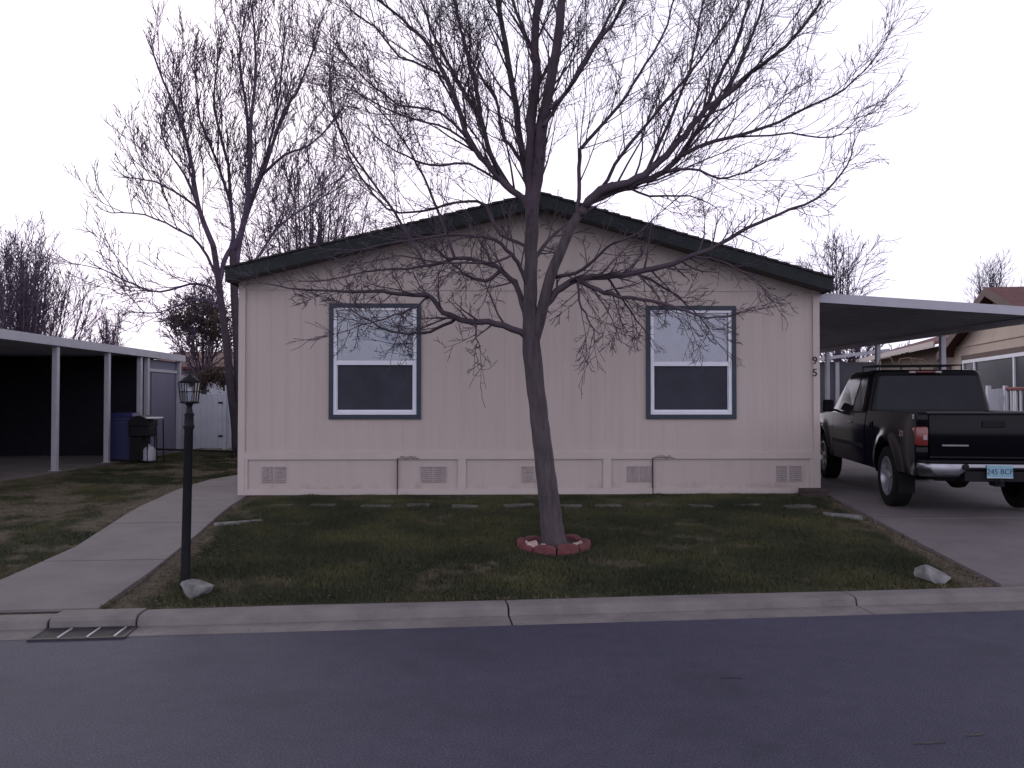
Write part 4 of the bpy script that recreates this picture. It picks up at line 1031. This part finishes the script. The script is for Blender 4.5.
# ------------------------------------------------------------------ right neighbour house (turned a little)
NA = R(-13)
nr = thing('neighbour_house', (12.6, 20, PAD), 'cream neighbouring house with red brown roof and wide white framed window beyond the right carport', 'house', rz=0)
nd = Vector((math.sin(R(13)), math.cos(R(13)), 0)); nn = Vector((math.cos(R(13)), -math.sin(R(13)), 0))     # along the wall / into the house
def N_(t, q, z): p = Vector((12.6, 20, 0)) + nd * t + nn * q; return Vector((p.x, p.y, z))
def nbox(b, t0, t1, q0, q1, z0, z1):
    vs = [N_(t, q, z) for z in (z0, z1) for t, q in ((t0, q0), (t1, q0), (t1, q1), (t0, q1))]
    b.add(vs, [(0, 3, 2, 1), (4, 5, 6, 7), (0, 1, 5, 4), (1, 2, 6, 5), (2, 3, 7, 6), (3, 0, 4, 7)])
tc_, hwg, ev, pk = 1.1, 3.75, 3.05, 4.35
b = MB()
pts = [(tc_ - hwg, PAD), (tc_ + hwg, PAD), (tc_ + hwg, ev), (tc_, pk - .1), (tc_ - hwg, ev)]
b.add([N_(t, 0, z) for t, z in pts] + [N_(t, 9, z) for t, z in pts], [(0, 1, 2, 3, 4), (9, 8, 7, 6, 5), (0, 5, 6, 1), (1, 6, 7, 2), (4, 9, 5, 0)])
nbox(b, tc_ + hwg + .001, 17, .5, 9, PAD, 3.40)
nbox(b, tc_ - 3.7, tc_ + 3.7, -.03, -.001, 3.1, 3.16) 
b.build('wall', M['cream'], nr)
b = MB()
for sg in (-1, 1):
    e = tc_ + sg * (hwg + .5); ez = ev - .17
    b.add([N_(tc_, -.32, pk), N_(e, -.32, ez), N_(e, 9, ez), N_(tc_, 9, pk), N_(tc_, -.32, pk + .1), N_(e, -.32, ez + .1), N_(e, 9, ez + .1), N_(tc_, 9, pk + .1)],
          [(0, 1, 2, 3), (4, 5, 6, 7), (0, 1, 5, 4), (1, 2, 6, 5), (2, 3, 7, 6)])
b.add([N_(tc_ + hwg, -.35, 3.28), N_(17.5, -.35, 3.28), N_(17.5, 4.6, 4.75), N_(tc_ + hwg, 4.6, 4.75), N_(tc_ + hwg, -.35, 3.38), N_(17.5, -.35, 3.38), N_(17.5, 4.6, 4.85), N_(tc_ + hwg, 4.6, 4.85)],
      [(0, 1, 2, 3), (4, 5, 6, 7), (0, 1, 5, 4), (1, 2, 6, 5), (2, 3, 7, 6), (3, 0, 4, 7)])
b.build('roof', M['red_roof'], nr)
b = MB()
for sg in (-1, 1):
    e = tc_ + sg * (hwg + .5); ez = ev - .17
    b.add([N_(tc_, -.35, pk - .12), N_(e, -.35, ez - .12), N_(e, -.35, ez + .11), N_(tc_, -.35, pk + .11), N_(tc_, -.322, pk - .12), N_(e, -.322, ez - .12), N_(e, -.322, ez + .11), N_(tc_, -.322, pk + .11)],
          [(0, 1, 2, 3), (4, 5, 6, 7), (0, 1, 5, 4), (3, 2, 6, 7), (1, 2, 6, 5)])
b.build('rake_board', M['brown_trim'], nr)
b = MB(); nbox(b, tc_ + hwg + .6, 17.5, -.41, -.352, 3.22, 3.385); b.build('gutter', M['trim'], nr)
b = MB()                                             # gable ornament
b.add([N_(tc_ - .6, -.05, 3.78), N_(tc_ + .6, -.05, 3.78), N_(tc_, -.05, 4.15), N_(tc_ - .6, -.01, 3.78), N_(tc_ + .6, -.01, 3.78), N_(tc_, -.01, 4.15)], [(0, 1, 2), (3, 4, 5), (0, 1, 4, 3), (1, 2, 5, 4), (2, 0, 3, 5)])
b.build('gable_vent', M['brown_trim'], nr)
def nwin(t0, t1, z0, z1, muls, q=0.0, trim=M['brown_trim']):
    b = MB(); nbox(b, t0 - .12, t1 + .12, q - .05, q - .002, z1, z1 + .14); nbox(b, t0 - .12, t0, q - .05, q - .002, z0, z1); nbox(b, t1, t1 + .12, q - .05, q - .002, z0, z1)
    w = b.build('window', trim, nr); b = MB(); f = .09
    nbox(b, t0, t1, q - .07, q - .002, z1 - f, z1 - .001); nbox(b, t0, t1, q - .07, q - .002, z0, z0 + f)
    for t in [t0] + muls + [t1 - f]: nbox(b, t + .001, t + f, q - .065, q - .002, z0 + f, z1 - f)
    b.build('frame', M['vinyl'], w)
    b = MB(); nbox(b, t0 + .01, t1 - .01, q - .03, q - .02, z0 + f, z1 - f); b.build('pane', M['dark_pane'], w)
nwin(-1.6, 3.9, 1.25, 2.72, [.0, 2.85])
nwin(7.0, 8.6, 1.6, 2.55, [], q=.5)
# porch railing, red brown
pr_ = thing('porch_rail', (11.6, 18.5, PAD), 'red brown porch railing with pale pickets at the right neighbouring house', 'railing')
b = MB(); ra, rb = P(1007, 389, 19.5), P(1075, 388, 16.6); b.tube([ra, rb], .045, 6); b.build('top_rail', M['red_rail'], pr_)
for k in range(14):
    q = ra.lerp(rb, k / 13); b = MB(); b.box(q.x - .02, q.x + .02, q.y - .02, q.y + .02, PAD + .02, q.z - .03); b.build('picket', M['vinyl'], pr_)
wf_ = board_fence('fence_panel', P(991, 400, 19.9).x, P(1004, 400, 19.9).x, 19.9, P(985, 389, 19.9).z, 'low white board fence panel behind the truck bed below the wide window', 'fence', M['vinyl'])
# grey building beyond the carport
gb = thing('shed', (P(855, 400, 27).x, 28, PAD), 'dark grey sided shed with pale roof edge seen past the truck windscreen', 'shed')
sx0, sx1 = P(800, 400, 27).x, P(880, 400, 27).x
b = MB(); b.box(sx0, sx1, 27, 32, PAD, P(850, 362, 27).z); b.build('wall', M['grey_siding'], gb)
b = MB(); za, zb = P(850, 364, 27).z, P(850, 352, 27).z
b.add([(sx0 - .2, 26.7, za), (sx1 + .2, 26.7, zb), (sx1 + .2, 32.3, zb), (sx0 - .2, 32.3, za), (sx0 - .2, 26.7, za + .1), (sx1 + .2, 26.7, zb + .1), (sx1 + .2, 32.3, zb + .1), (sx0 - .2, 32.3, za + .1)],
      [(0, 3, 2, 1), (4, 5, 6, 7), (0, 1, 5, 4), (1, 2, 6, 5), (2, 3, 7, 6), (3, 0, 4, 7)]); b.build('roof', M['white_metal'], gb)
b = MB(); x = P(835, 400, 27).x; b.box(x, x + .12, 26.93, 26.99, PAD, za + .05); b.build('corner_trim', M['white_metal'], gb)

# ------------------------------------------------------------------ pickup truck (u right, v forward, w up)
TH = R(-9.2)
tk = thing('pickup_truck', (5.70, 9.44, float(gz(5.6, 10.6)) + .02), 'black extended cab pickup truck parked nose in under the right carport', 'pickup truck', rz=TH)
pitch = math.atan((PAD - float(gz(5.6, 10.6))) / 3.6); tk.rotation_euler = (pitch, 0, TH); tk.scale = (.89, .97, .96)
RA, FA, WRAD = 1.18, 4.80, .395
def zb_(v):
    for a in (RA, FA):
        if abs(v - a) < .50: return .40 + math.sqrt(max(0, .50 ** 2 - (v - a) ** 2)) * .98
    return .44 if v > 1.6 else .50
def zt_(v):
    return float(np.interp(v, [0, .12, 2.2, 2.25, 4.0, 4.35, 5.2, 5.5, 5.68], [1.245, 1.245, 1.235, 1.20, 1.17, 1.17, 1.12, 1.06, .93]))
def hw_(v, z):
    h = .965 - .05 * max(0, (z - .85) / .4) ** 2 - .04 * max(0, (.75 - z) / .3) ** 2
    for a in (RA, FA):
        d = abs(math.hypot(v - a, z - .40) - .50); h += .032 * math.exp(-(d / .09) ** 2) * (1 if z > .4 else 0)
    h -= .16 * max(0, (v - 5.0) / .68) ** 2 + .03 * max(0, (.35 - v) / .35) ** 2
    return h
def side(v0, v1, m, name, inset=0, bottom=None, closed=True):
    vs = []; fs = []; sv = sorted(set([v0, v1] + [v for v in np.arange(v0, v1, .05)] + [a + .4999 * math.cos(t) for a in (RA, FA) for t in np.linspace(0, math.pi, 25) if v0 < a + .4999 * math.cos(t) < v1]))
    nz = 12
    for sg in (-1, 1):
        vs = []; fs = []
        for v in sv:
            zt, zb = zt_(v), (bottom if bottom is not None else zb_(v))
            for k in range(nz + 1):
                z = zb + (zt - zb) * k / nz; vs.append((sg * (hw_(v, z) - inset), v, z))
            vs.append((sg * (hw_(v, zt) - .05 - inset), v, zt + .012)); vs.append((sg * (hw_(v, zt) - .12 - inset), v, zt))
            vs.append((sg * (hw_(v, zt) - .13 - inset), v, zt - .05))
            vs.append((sg * (hw_(v, zb) - .10 - inset), v, zb + .0))
        w = nz + 5
        for i in range(len(sv) - 1):
            for k in range(w): fs.append((i * w + k, i * w + (k + 1) % w, (i + 1) * w + (k + 1) % w, (i + 1) * w + k))
        fs += [list(range(w)), [(len(sv) - 1) * w + k for k in range(w)]]
        ob = MB(); ob.add(vs, fs); ob.build(name, m, tk, smooth=True, local=True, autos=38)
side(.10, 2.19, M['black_paint'], 'bed_side'); side(2.235, 2.86, M['black_paint'], 'rear_cab_panel'); side(2.872, 4.12, M['black_paint'], 'door'); side(4.134, 5.68, M['black_paint'], 'front_fender')
def tb_(name, m, *boxes, bev=.01, par=None):
    b = MB()
    for q in boxes: b.rbox(*q, bev)
    return b.build(name, m, par or tk, local=True, smooth=True, autos=35)
tb_('chassis', M['black_plastic'], (-.62, .62, .3, 5.3, .42, .62), (-.80, .80, .2, 2.15, .64, .80), (-.86, .86, 2.2, 4.25, .50, 1.10), (-.62, .62, 4.25, 5.3, .5, 1.0))
tb_('bed_floor', M['black_plastic'], (-.80, .80, .16, 2.16, .80, .84), (-.83, .83, 2.16, 2.22, .84, 1.2))
b = MB(); vs = []; nv = 10                            # hood
rows = np.linspace(4.2, 5.66, nv); w = 9
for v in rows:
    for k in range(w):
        t = -1 + 2 * k / (w - 1); vs.append((t * (hw_(v, zt_(v)) - .06), v, zt_(v) + .012 + .045 * (1 - t * t)))
b.add(vs, [(i * w + k, i * w + k + 1, (i + 1) * w + k + 1, (i + 1) * w + k) for i in range(nv - 1) for k in range(w - 1)])
b.build('hood', M['black_paint'], tk, smooth=True, local=True)
tb_('front_panel', M['black_paint'], (-.78, .78, 5.55, 5.66, .55, .98)); tb_('grille', M['chrome'], (-.5, .5, 5.64, 5.70, .72, .92))
for sg in (-1, 1): tb_('headlight', M['clear_lens'], (sg * .52 if sg > 0 else -.78, .78 if sg > 0 else -.52, 5.62, 5.69, .76, .93))
tb_('front_bumper', M['chrome'], (-.88, .88, 5.6, 5.78, .45, .66), bev=.04)
# cab
def frustum(B, Tt, m, name, bev):
    bm = bmesh.new(); vv = [bm.verts.new(p) for p in B + Tt]
    for f in ((0, 3, 2, 1), (4, 5, 6, 7), (0, 1, 5, 4), (1, 2, 6, 5), (2, 3, 7, 6), (3, 0, 4, 7)): bm.faces.new([vv[i] for i in f])
    bmesh.ops.recalc_face_normals(bm, faces=bm.faces[:])
    top = [e for e in bm.edges if all(v.co.z > 1.3 for v in e.verts)] + [e for e in bm.edges if abs(e.verts[0].co.z - e.verts[1].co.z) > .2]
    bmesh.ops.bevel(bm, geom=top, offset=bev, segments=4, affect='EDGES', profile=.5)
    b = MB(); b.bm(bm); return b.build(name, m, tk, smooth=True, local=True, autos=45)
Bc = [(-.93, 2.24, 1.165), (.955, 2.24, 1.165), (.94, 4.42, 1.165), (-.93, 4.42, 1.165)]
Tc = [(-.78, 2.38, 1.83), (.84, 2.38, 1.83), (.82, 3.66, 1.83), (-.76, 3.66, 1.83)]
frustum(Bc, Tc, M['black_paint'], 'cab', .11)
def panel(name, i, j, a0, a1, h0, h1, off, m=None, n=8, a0t=None, a1t=None):     # glass set on a cab face; a along, h up (0..1)
    a0t = a0 if a0t is None else a0t; a1t = a1 if a1t is None else a1t
    b0, b1, t0, t1 = map(Vector, (Bc[i], Bc[j], Tc[i], Tc[j])); q = lambda a, h: b0.lerp(b1, a).lerp(t0.lerp(t1, a), h)
    nn_ = (b1 - b0).cross(t0 - b0).normalized()
    pts = [q(a0, h0), q(a1, h0), q(a1t, h1), q(a0t, h1)]; cen = sum(pts, Vector()) / 4
    rp = []
    for k in range(4):                                # rounded corners
        p, pp, pn = pts[k], pts[k - 1], pts[(k + 1) % 4]
        A_, B_ = p + (pp - p).normalized() * .05, p + (pn - p).normalized() * .05
        for t in (0, .33, .66, 1): rp.append(A_.lerp(p, t).lerp(p.lerp(B_, t), t))
    n_ = len(rp); b = MB()
    b.add([p + nn_ * off for p in rp] + [p - nn_ * .004 for p in rp], [list(range(n_))] + [(k, (k + 1) % n_, n_ + (k + 1) % n_, n_ + k) for k in range(n_)])
    return b.build(name, m or M['tint'], tk, local=True)
panel('rear_window', 0, 1, .07, .93, .13, .86, .006)
for i, j, fl in ((3, 0, 1), (1, 2, 0)):
    if fl: panel('side_window', i, j, .22, .62, .08, .84, .006, a0t=.10); panel('side_window', i, j, .66, .90, .08, .84, .006)
    else: panel('side_window', i, j, .38, .78, .08, .84, .006, a1t=.90); panel('side_window', i, j, .10, .34, .08, .84, .006)
panel('windscreen', 2, 3, .06, .94, .1, .92, .006)
tb_('brake_light', mat('dull_red_lens', (.10, .012, .012), .3), (-.14, .14, 2.345, 2.40, 1.775, 1.81)); 
bl2 = tb_('cargo_lamp', M['clear_lens'], (-.24, -.145, 2.345, 2.40, 1.775, 1.808), (.145, .24, 2.345, 2.40, 1.775, 1.808))
b = MB()                                              # roof rack
zr = 1.90
loop = [(-.62, 2.55, zr), (.62, 2.55, zr), (.64, 2.7, zr), (.64, 3.4, zr), (.55, 3.5, zr), (-.55, 3.5, zr), (-.64, 3.4, zr), (-.64, 2.7, zr), (-.62, 2.55, zr)]
b.tube(loop, .008, 7)
for x in (-.62, 0, .62):
    for y in (2.58, 3.45): b.bar((x, y, 1.80), (x, y, zr), .011, 6)
for y in (2.85, 3.15): b.bar((-.64, y, zr), (.64, y, zr), .010, 6)
b.build('roof_rack', M['iron'], tk, local=True)
b = MB()
for x in (-.40, -.1):
    b.tube([(x - .11, 3.0, zr), (x - .07, 3.0, zr + .11), (x + .09, 3.0, zr + .13), (x + .13, 3.0, zr)], .012, 6)
b.tube([(-.02, 3.02, zr + .12), (.2, 3.02, zr + .10), (.3, 3.02, zr + .02)], .010, 6)
b.build('rack_clamp', M['amber_wood'], tk, local=True)
# tailgate
tg = tb_('tailgate', M['black_paint'], (-.775, .775, .085, .16, .70, 1.235), bev=.02)
b = MB(); b.prism([(.075, 1.238), (.06, 1.252), (.075, 1.27), (.16, 1.268), (.175, 1.24)], 'x', -.775, .775); b.build('top_cap', mat('tailgate_cap_plastic', (.05, .05, .058), .35, var=.1), tg, local=True)
b = MB(); b.rbox(-.14, .14, .066, .09, 1.08, 1.16, .008); b.build('handle', M['black_plastic'], tg, local=True)
b = MB(); b.rbox(-.62, -.30, .076, .086, .855, .875, .003); b.build('name_strip', M['silver'], tg, local=True)
b = MB(); b.rbox(-.775, .775, .076, .088, .715, .735, .003); b.build('lower_moulding', M['black_plastic'], tg, local=True)
for sg in (-1, 1):
    x0, x1 = (-.945, -.785) if sg < 0 else (.785, .945)
    lp = tb_('taillight', M['red_lens'], (x0, x1, .065, .22, .855, 1.09), bev=.03)
    b = MB(); b.rbox(x0 + (.09 if sg < 0 else .02), x1 - (.02 if sg < 0 else .09), .058, .068, .93, .99, .004); b.build('reverse_lens', M['clear_lens'], lp, local=True)
for q in ((-.935, -.785, .09, .24, .70, .845), (.785, .935, .09, .24, .70, .845), (-.93, -.785, .09, .24, 1.10, 1.235), (.785, .93, .09, .24, 1.10, 1.235)): tb_('rear_corner_panel', M['black_paint'], q, bev=.015)
# bumper: chrome wings, narrower centre, black step pad
b = MB()
def bumper_sec(x):
    a = abs(x); zb = .50 if a > .46 else .575 if a < .36 else .50 + (.46 - a) / .1 * .075
    yb = -.06 + .20 * max(0, (a - .70) / .25) ** 2
    return [(x, yb + .03, .665), (x, yb, .655), (x, yb - .012, .62), (x, yb, zb + .03), (x, yb + .04, zb), (x, yb + .09, zb), (x, yb + .09, .665)]
xs = list(np.linspace(-.95, .95, 41)); vs = []; 
for x in xs: vs += bumper_sec(x)
fs = [(i * 7 + k, i * 7 + (k + 1) % 7, (i + 1) * 7 + (k + 1) % 7, (i + 1) * 7 + k) for i in range(40) for k in range(7)] + [list(range(7)), [280 + k for k in range(7)]]
b.add(vs, fs); bp_ = b.build('rear_bumper', M['chrome'], tk, smooth=True, local=True, autos=40)
b = MB(); b.rbox(-.92, .92, -.05, .10, .668, .69, .006); b.rbox(-.40, .40, -.045, .05, .45, .573, .012); b.build('step_pad', M['black_plastic'], bp_, local=True)
b = MB()
for x in (-.40, .40): b.lathe([(.035, 0), (.04, -.012), (.02, -.016)], (x, -.074, .625), 14, 'y')
b.build('plate_lamp', M['black_plastic'], bp_, local=True)
b = MB(); b.rbox(-.153, .153, -.088, -.08, .50, .655, .004); pt = b.build('licence_plate', M['plate'], tk, local=True)
b = MB()
for q in ((-.153, .153, -.0905, -.0885, .65, .655), (-.153, .153, -.0905, -.0885, .50, .505)): b.box(*q)
b.build('plate_edge', M['vinyl'], pt, local=True)
text_part('plate_number', '245 BCF', .088, M['ink'], pt, (0, -.0895, .572), (R(90), 0, 0), .0012)
b = MB(); b.box(-.05, .05, -.09, .1, .40, .46); b.lathe([(.02, 0), (.028, .02), (.02, .05)], (0, -.12, .44), 10); b.box(-.03, .03, -.13, -.09, .425, .438); b.build('hitch', M['black_plastic'], tk, local=True)
text_part('side_decal', 'Z71', .105, M['decal'], tk, (-(hw_(.55, .98) + .004), .55, .98), (R(90), 0, R(-90)), .002)
b = MB(); b.lathe([(.30, 0), (.36, .03), (.36, .19), (.30, .22)], (0, .75, .46), 24); b.build('spare_tyre', M['rubber'], tk, local=True)
b = MB(); b.bar((-.75, RA, WRAD), (.75, RA, WRAD), .045, 10); b.lathe([(.06, -.16), (.14, -.08), (.15, 0), (.14, .08), (.06, .16)], (0, RA, WRAD), 16, 'x'); b.build('rear_axle', M['black_plastic'], tk, smooth=True, local=True)
b = MB(); b.tube([(.55, 1.9, .42), (.62, 1.0, .42), (.75, .35, .40), (.88, .22, .39)], .03, 10); b.build('exhaust_pipe', M['alloy'], tk, local=True)
# wheels
def wheel(x, v, sg):
    w = thing('wheel', (0, 0, 0), None, None); w.parent = tk; w.location = (x, v, WRAD)
    b = MB(); b.lathe([(.27, -.125), (.36, -.13), (.385, -.115), (.395, -.09), (.395, .09), (.385, .115), (.36, .13), (.27, .125), (.255, .10), (.255, -.10)], (0, 0, 0), 40, 'x', True)
    b.build('tyre', M['rubber'], w, smooth=True, local=True, autos=35)
    b = MB(); o_ = sg * .10
    prof = [(.255, .06), (.258, .12), (.243, .122), (.232, .06), (.225, .02)]
    vs = []; fs = []; n = 40
    for (r, h) in prof:
        for k in range(n): a = 2 * math.pi * k / n; vs.append((sg * h, r * math.cos(a), r * math.sin(a)))
    for i in range(len(prof) - 1):
        for k in range(n): fs.append((i * n + k, i * n + (k + 1) % n, (i + 1) * n + (k + 1) % n, (i + 1) * n + k))
    b.add(vs, fs)
    for k in range(5):                                # five spokes
        a = 2 * math.pi * k / 5 + .3; ca, sa = math.cos(a), math.sin(a)
        def q(r, t, h): return (sg * h, r * ca - t * sa, r * sa + t * ca)
        b.add([q(.045, -.04, .085), q(.045, .04, .085), q(.236, .030, .108), q(.236, -.030, .108), q(.045, -.04, .05), q(.045, .04, .05), q(.236, .034, .07), q(.236, -.034, .07)],
              [(0, 1, 2, 3), (4, 7, 6, 5), (0, 4, 5, 1), (1, 5, 6, 2), (2, 6, 7, 3), (3, 7, 4, 0)])
    b.lathe([(.07, sg * .05), (.07, sg * .09), (.045, sg * .105), (.02, sg * .108)], (0, 0, 0), 16, 'x')
    b.build('rim', M['alloy'], w, smooth=True, local=True, autos=30)
    b = MB(); b.lathe([(.235, sg * .01), (.05, sg * .02)], (0, 0, 0), 24, 'x'); b.build('brake_disc', M['black_plastic'], w, local=True)
    for k in ('label', 'category'):
        if k in w: del w[k]
for v in (RA, FA):
    for sg in (-1, 1): wheel(sg * .84, v, sg)
for sg in (-1, 1):
    b = MB(); x = sg * 1.07; b.rbox(x - .09, x + .09, 3.92, 4.02, 1.18, 1.38, .03); b.bar((sg * .88, 4.02, 1.2), (x, 3.98, 1.22), .02); mr = b.build('mirror', M['black_plastic'], tk, smooth=True, local=True, autos=40)
    b = MB(); b.box(x - .075, x + .075, 3.915, 3.919, 1.2, 1.36); b.build('mirror_glass', M['tint'], mr, local=True)
    b = MB(); h = hw_(3.0, 1.05); b.rbox(sg * h - .02, sg * h + .02, 2.95, 3.12, 1.03, 1.06, .008); b.build('door_handle', M['chrome'], tk, local=True)
    b = MB(); h = hw_(3.4, .72); b.rbox(sg * h - .012, sg * h + .012, 2.25, 4.1, .69, .75, .006); b.build('side_moulding', M['black_plastic'], tk, local=True)
    b = MB(); b.rbox(sg * .90 - .10, sg * .90 + .10, 4.28 - .02, 4.29, .25, .50, .003) if False else b.rbox(sg * .86 - .11, sg * .86 + .11, RA - .52, RA - .505, .22, .50, .003); b.build('mud_flap', M['rubber'], tk, local=True)
b = MB(); b.lathe([(.075, 0), (.08, -.006), (.05, -.008)], (-(hw_(1.9, 1.02) + .0), 1.9, 1.02), 20, 'x'); b.build('fuel_door', M['black_paint'], tk, local=True)

# twigs dropped on the road
for i, (px, py, ln, an, lb_) in enumerate([(930, 744, .16, .1, 'pale straw like twig lying on the asphalt at the lower right'), (976, 736, .10, .2, 'small pale twig on the asphalt nearest the right edge'), (731, 678, .12, -.1, 'tiny dark twig on the asphalt right of centre')]):
    q = Groad(px, py); b = MB(); b.tube([(q.x - ln / 2, q.y, .004), (q.x, q.y + ln * .02, .004), (q.x + ln / 2, q.y + ln * an, .004)], .003, 5)
    tag(b.build('twig', M['paver'] if i < 2 else M['twig']), lb_, 'twig', 'twigs on the road')

# ------------------------------------------------------------------ sky and light
w = bpy.data.worlds.new('World'); scene.world = w; w.use_nodes = True; nt = w.node_tree; N = nt.nodes; L = nt.links
bg = N['Background']; sky = N.new('ShaderNodeTexSky'); sky.sky_type = 'NISHITA'; sky.sun_disc = False
SE, SR = R(24), R(-18)
sky.sun_elevation = SE; sky.sun_rotation = SR; sky.air_density = 1.4; sky.dust_density = 2.5
tc = N.new('ShaderNodeTexCoord'); mp = N.new('ShaderNodeMapping'); L.new(tc.outputs['Generated'], mp.inputs['Vector']); mp.inputs['Scale'].default_value = (1, 1, 3.2)
n1 = N.new('ShaderNodeTexNoise'); n1.inputs['Scale'].default_value = 2.3; n1.inputs['Detail'].default_value = 7; n1.inputs['Roughness'].default_value = .55; L.new(mp.outputs[0], n1.inputs['Vector'])
sx = N.new('ShaderNodeSeparateXYZ'); L.new(tc.outputs['Generated'], sx.inputs[0])
mr = N.new('ShaderNodeMapRange'); L.new(sx.outputs['Y'], mr.inputs['Value']); mr.inputs['From Min'].default_value = -.7; mr.inputs['From Max'].default_value = .75; mr.inputs['To Min'].default_value = 9.8; mr.inputs['To Max'].default_value = 7.9
mr.interpolation_type = 'SMOOTHSTEP'
cc = ramp(N, L, n1.outputs['Fac'], [(.32, (.66, .72, .82)), (.43, (.80, .77, .92)), (.56, (.87, .81, 1.0))])
ml = N.new('ShaderNodeVectorMath'); ml.operation = 'SCALE'; L.new(cc, ml.inputs[0]); mz = N.new('ShaderNodeMapRange'); L.new(sx.outputs['Z'], mz.inputs['Value']); mz.inputs['From Min'].default_value = .40; mz.inputs['From Max'].default_value = .80; mz.inputs['To Min'].default_value = 1; mz.inputs['To Max'].default_value = .22
mz.interpolation_type = 'SMOOTHSTEP'
mm = N.new('ShaderNodeMath'); mm.operation = 'MULTIPLY'; L.new(mr.outputs[0], mm.inputs[0]); L.new(mz.outputs[0], mm.inputs[1]); L.new(mm.outputs[0], ml.inputs['Scale'])
cov = ramp(N, L, n1.outputs['Fac'], [(.26, (.78, .78, .78)), (.42, (.97, .97, .97))])
mx = mixc(N, L, cov, sky.outputs[0], ml.outputs[0])
L.new(mx, bg.inputs['Color']); bg.inputs['Strength'].default_value = .1
sd = bpy.data.lights.new('sun', 'SUN'); sd.energy = .5; sd.angle = R(22); sd.color = (1, .93, .88)
so = bpy.data.objects.new('sun', sd); COL.objects.link(so)
dirv = Vector((math.sin(SR) * math.cos(SE), math.cos(SR) * math.cos(SE), math.sin(SE)))
so.rotation_euler = dirv.to_track_quat('Z', 'Y').to_euler(); so.location = (0, 0, 30)
vs_ = scene.view_settings; vs_.view_transform = 'Standard'; vs_.look = 'None'; vs_.exposure = 0.85; vs_.gamma = 1; vs_.use_curve_mapping = False
scene.cycles.max_bounces = 6; scene.cycles.transparent_max_bounces = 12
scene.cycles.use_denoising = True
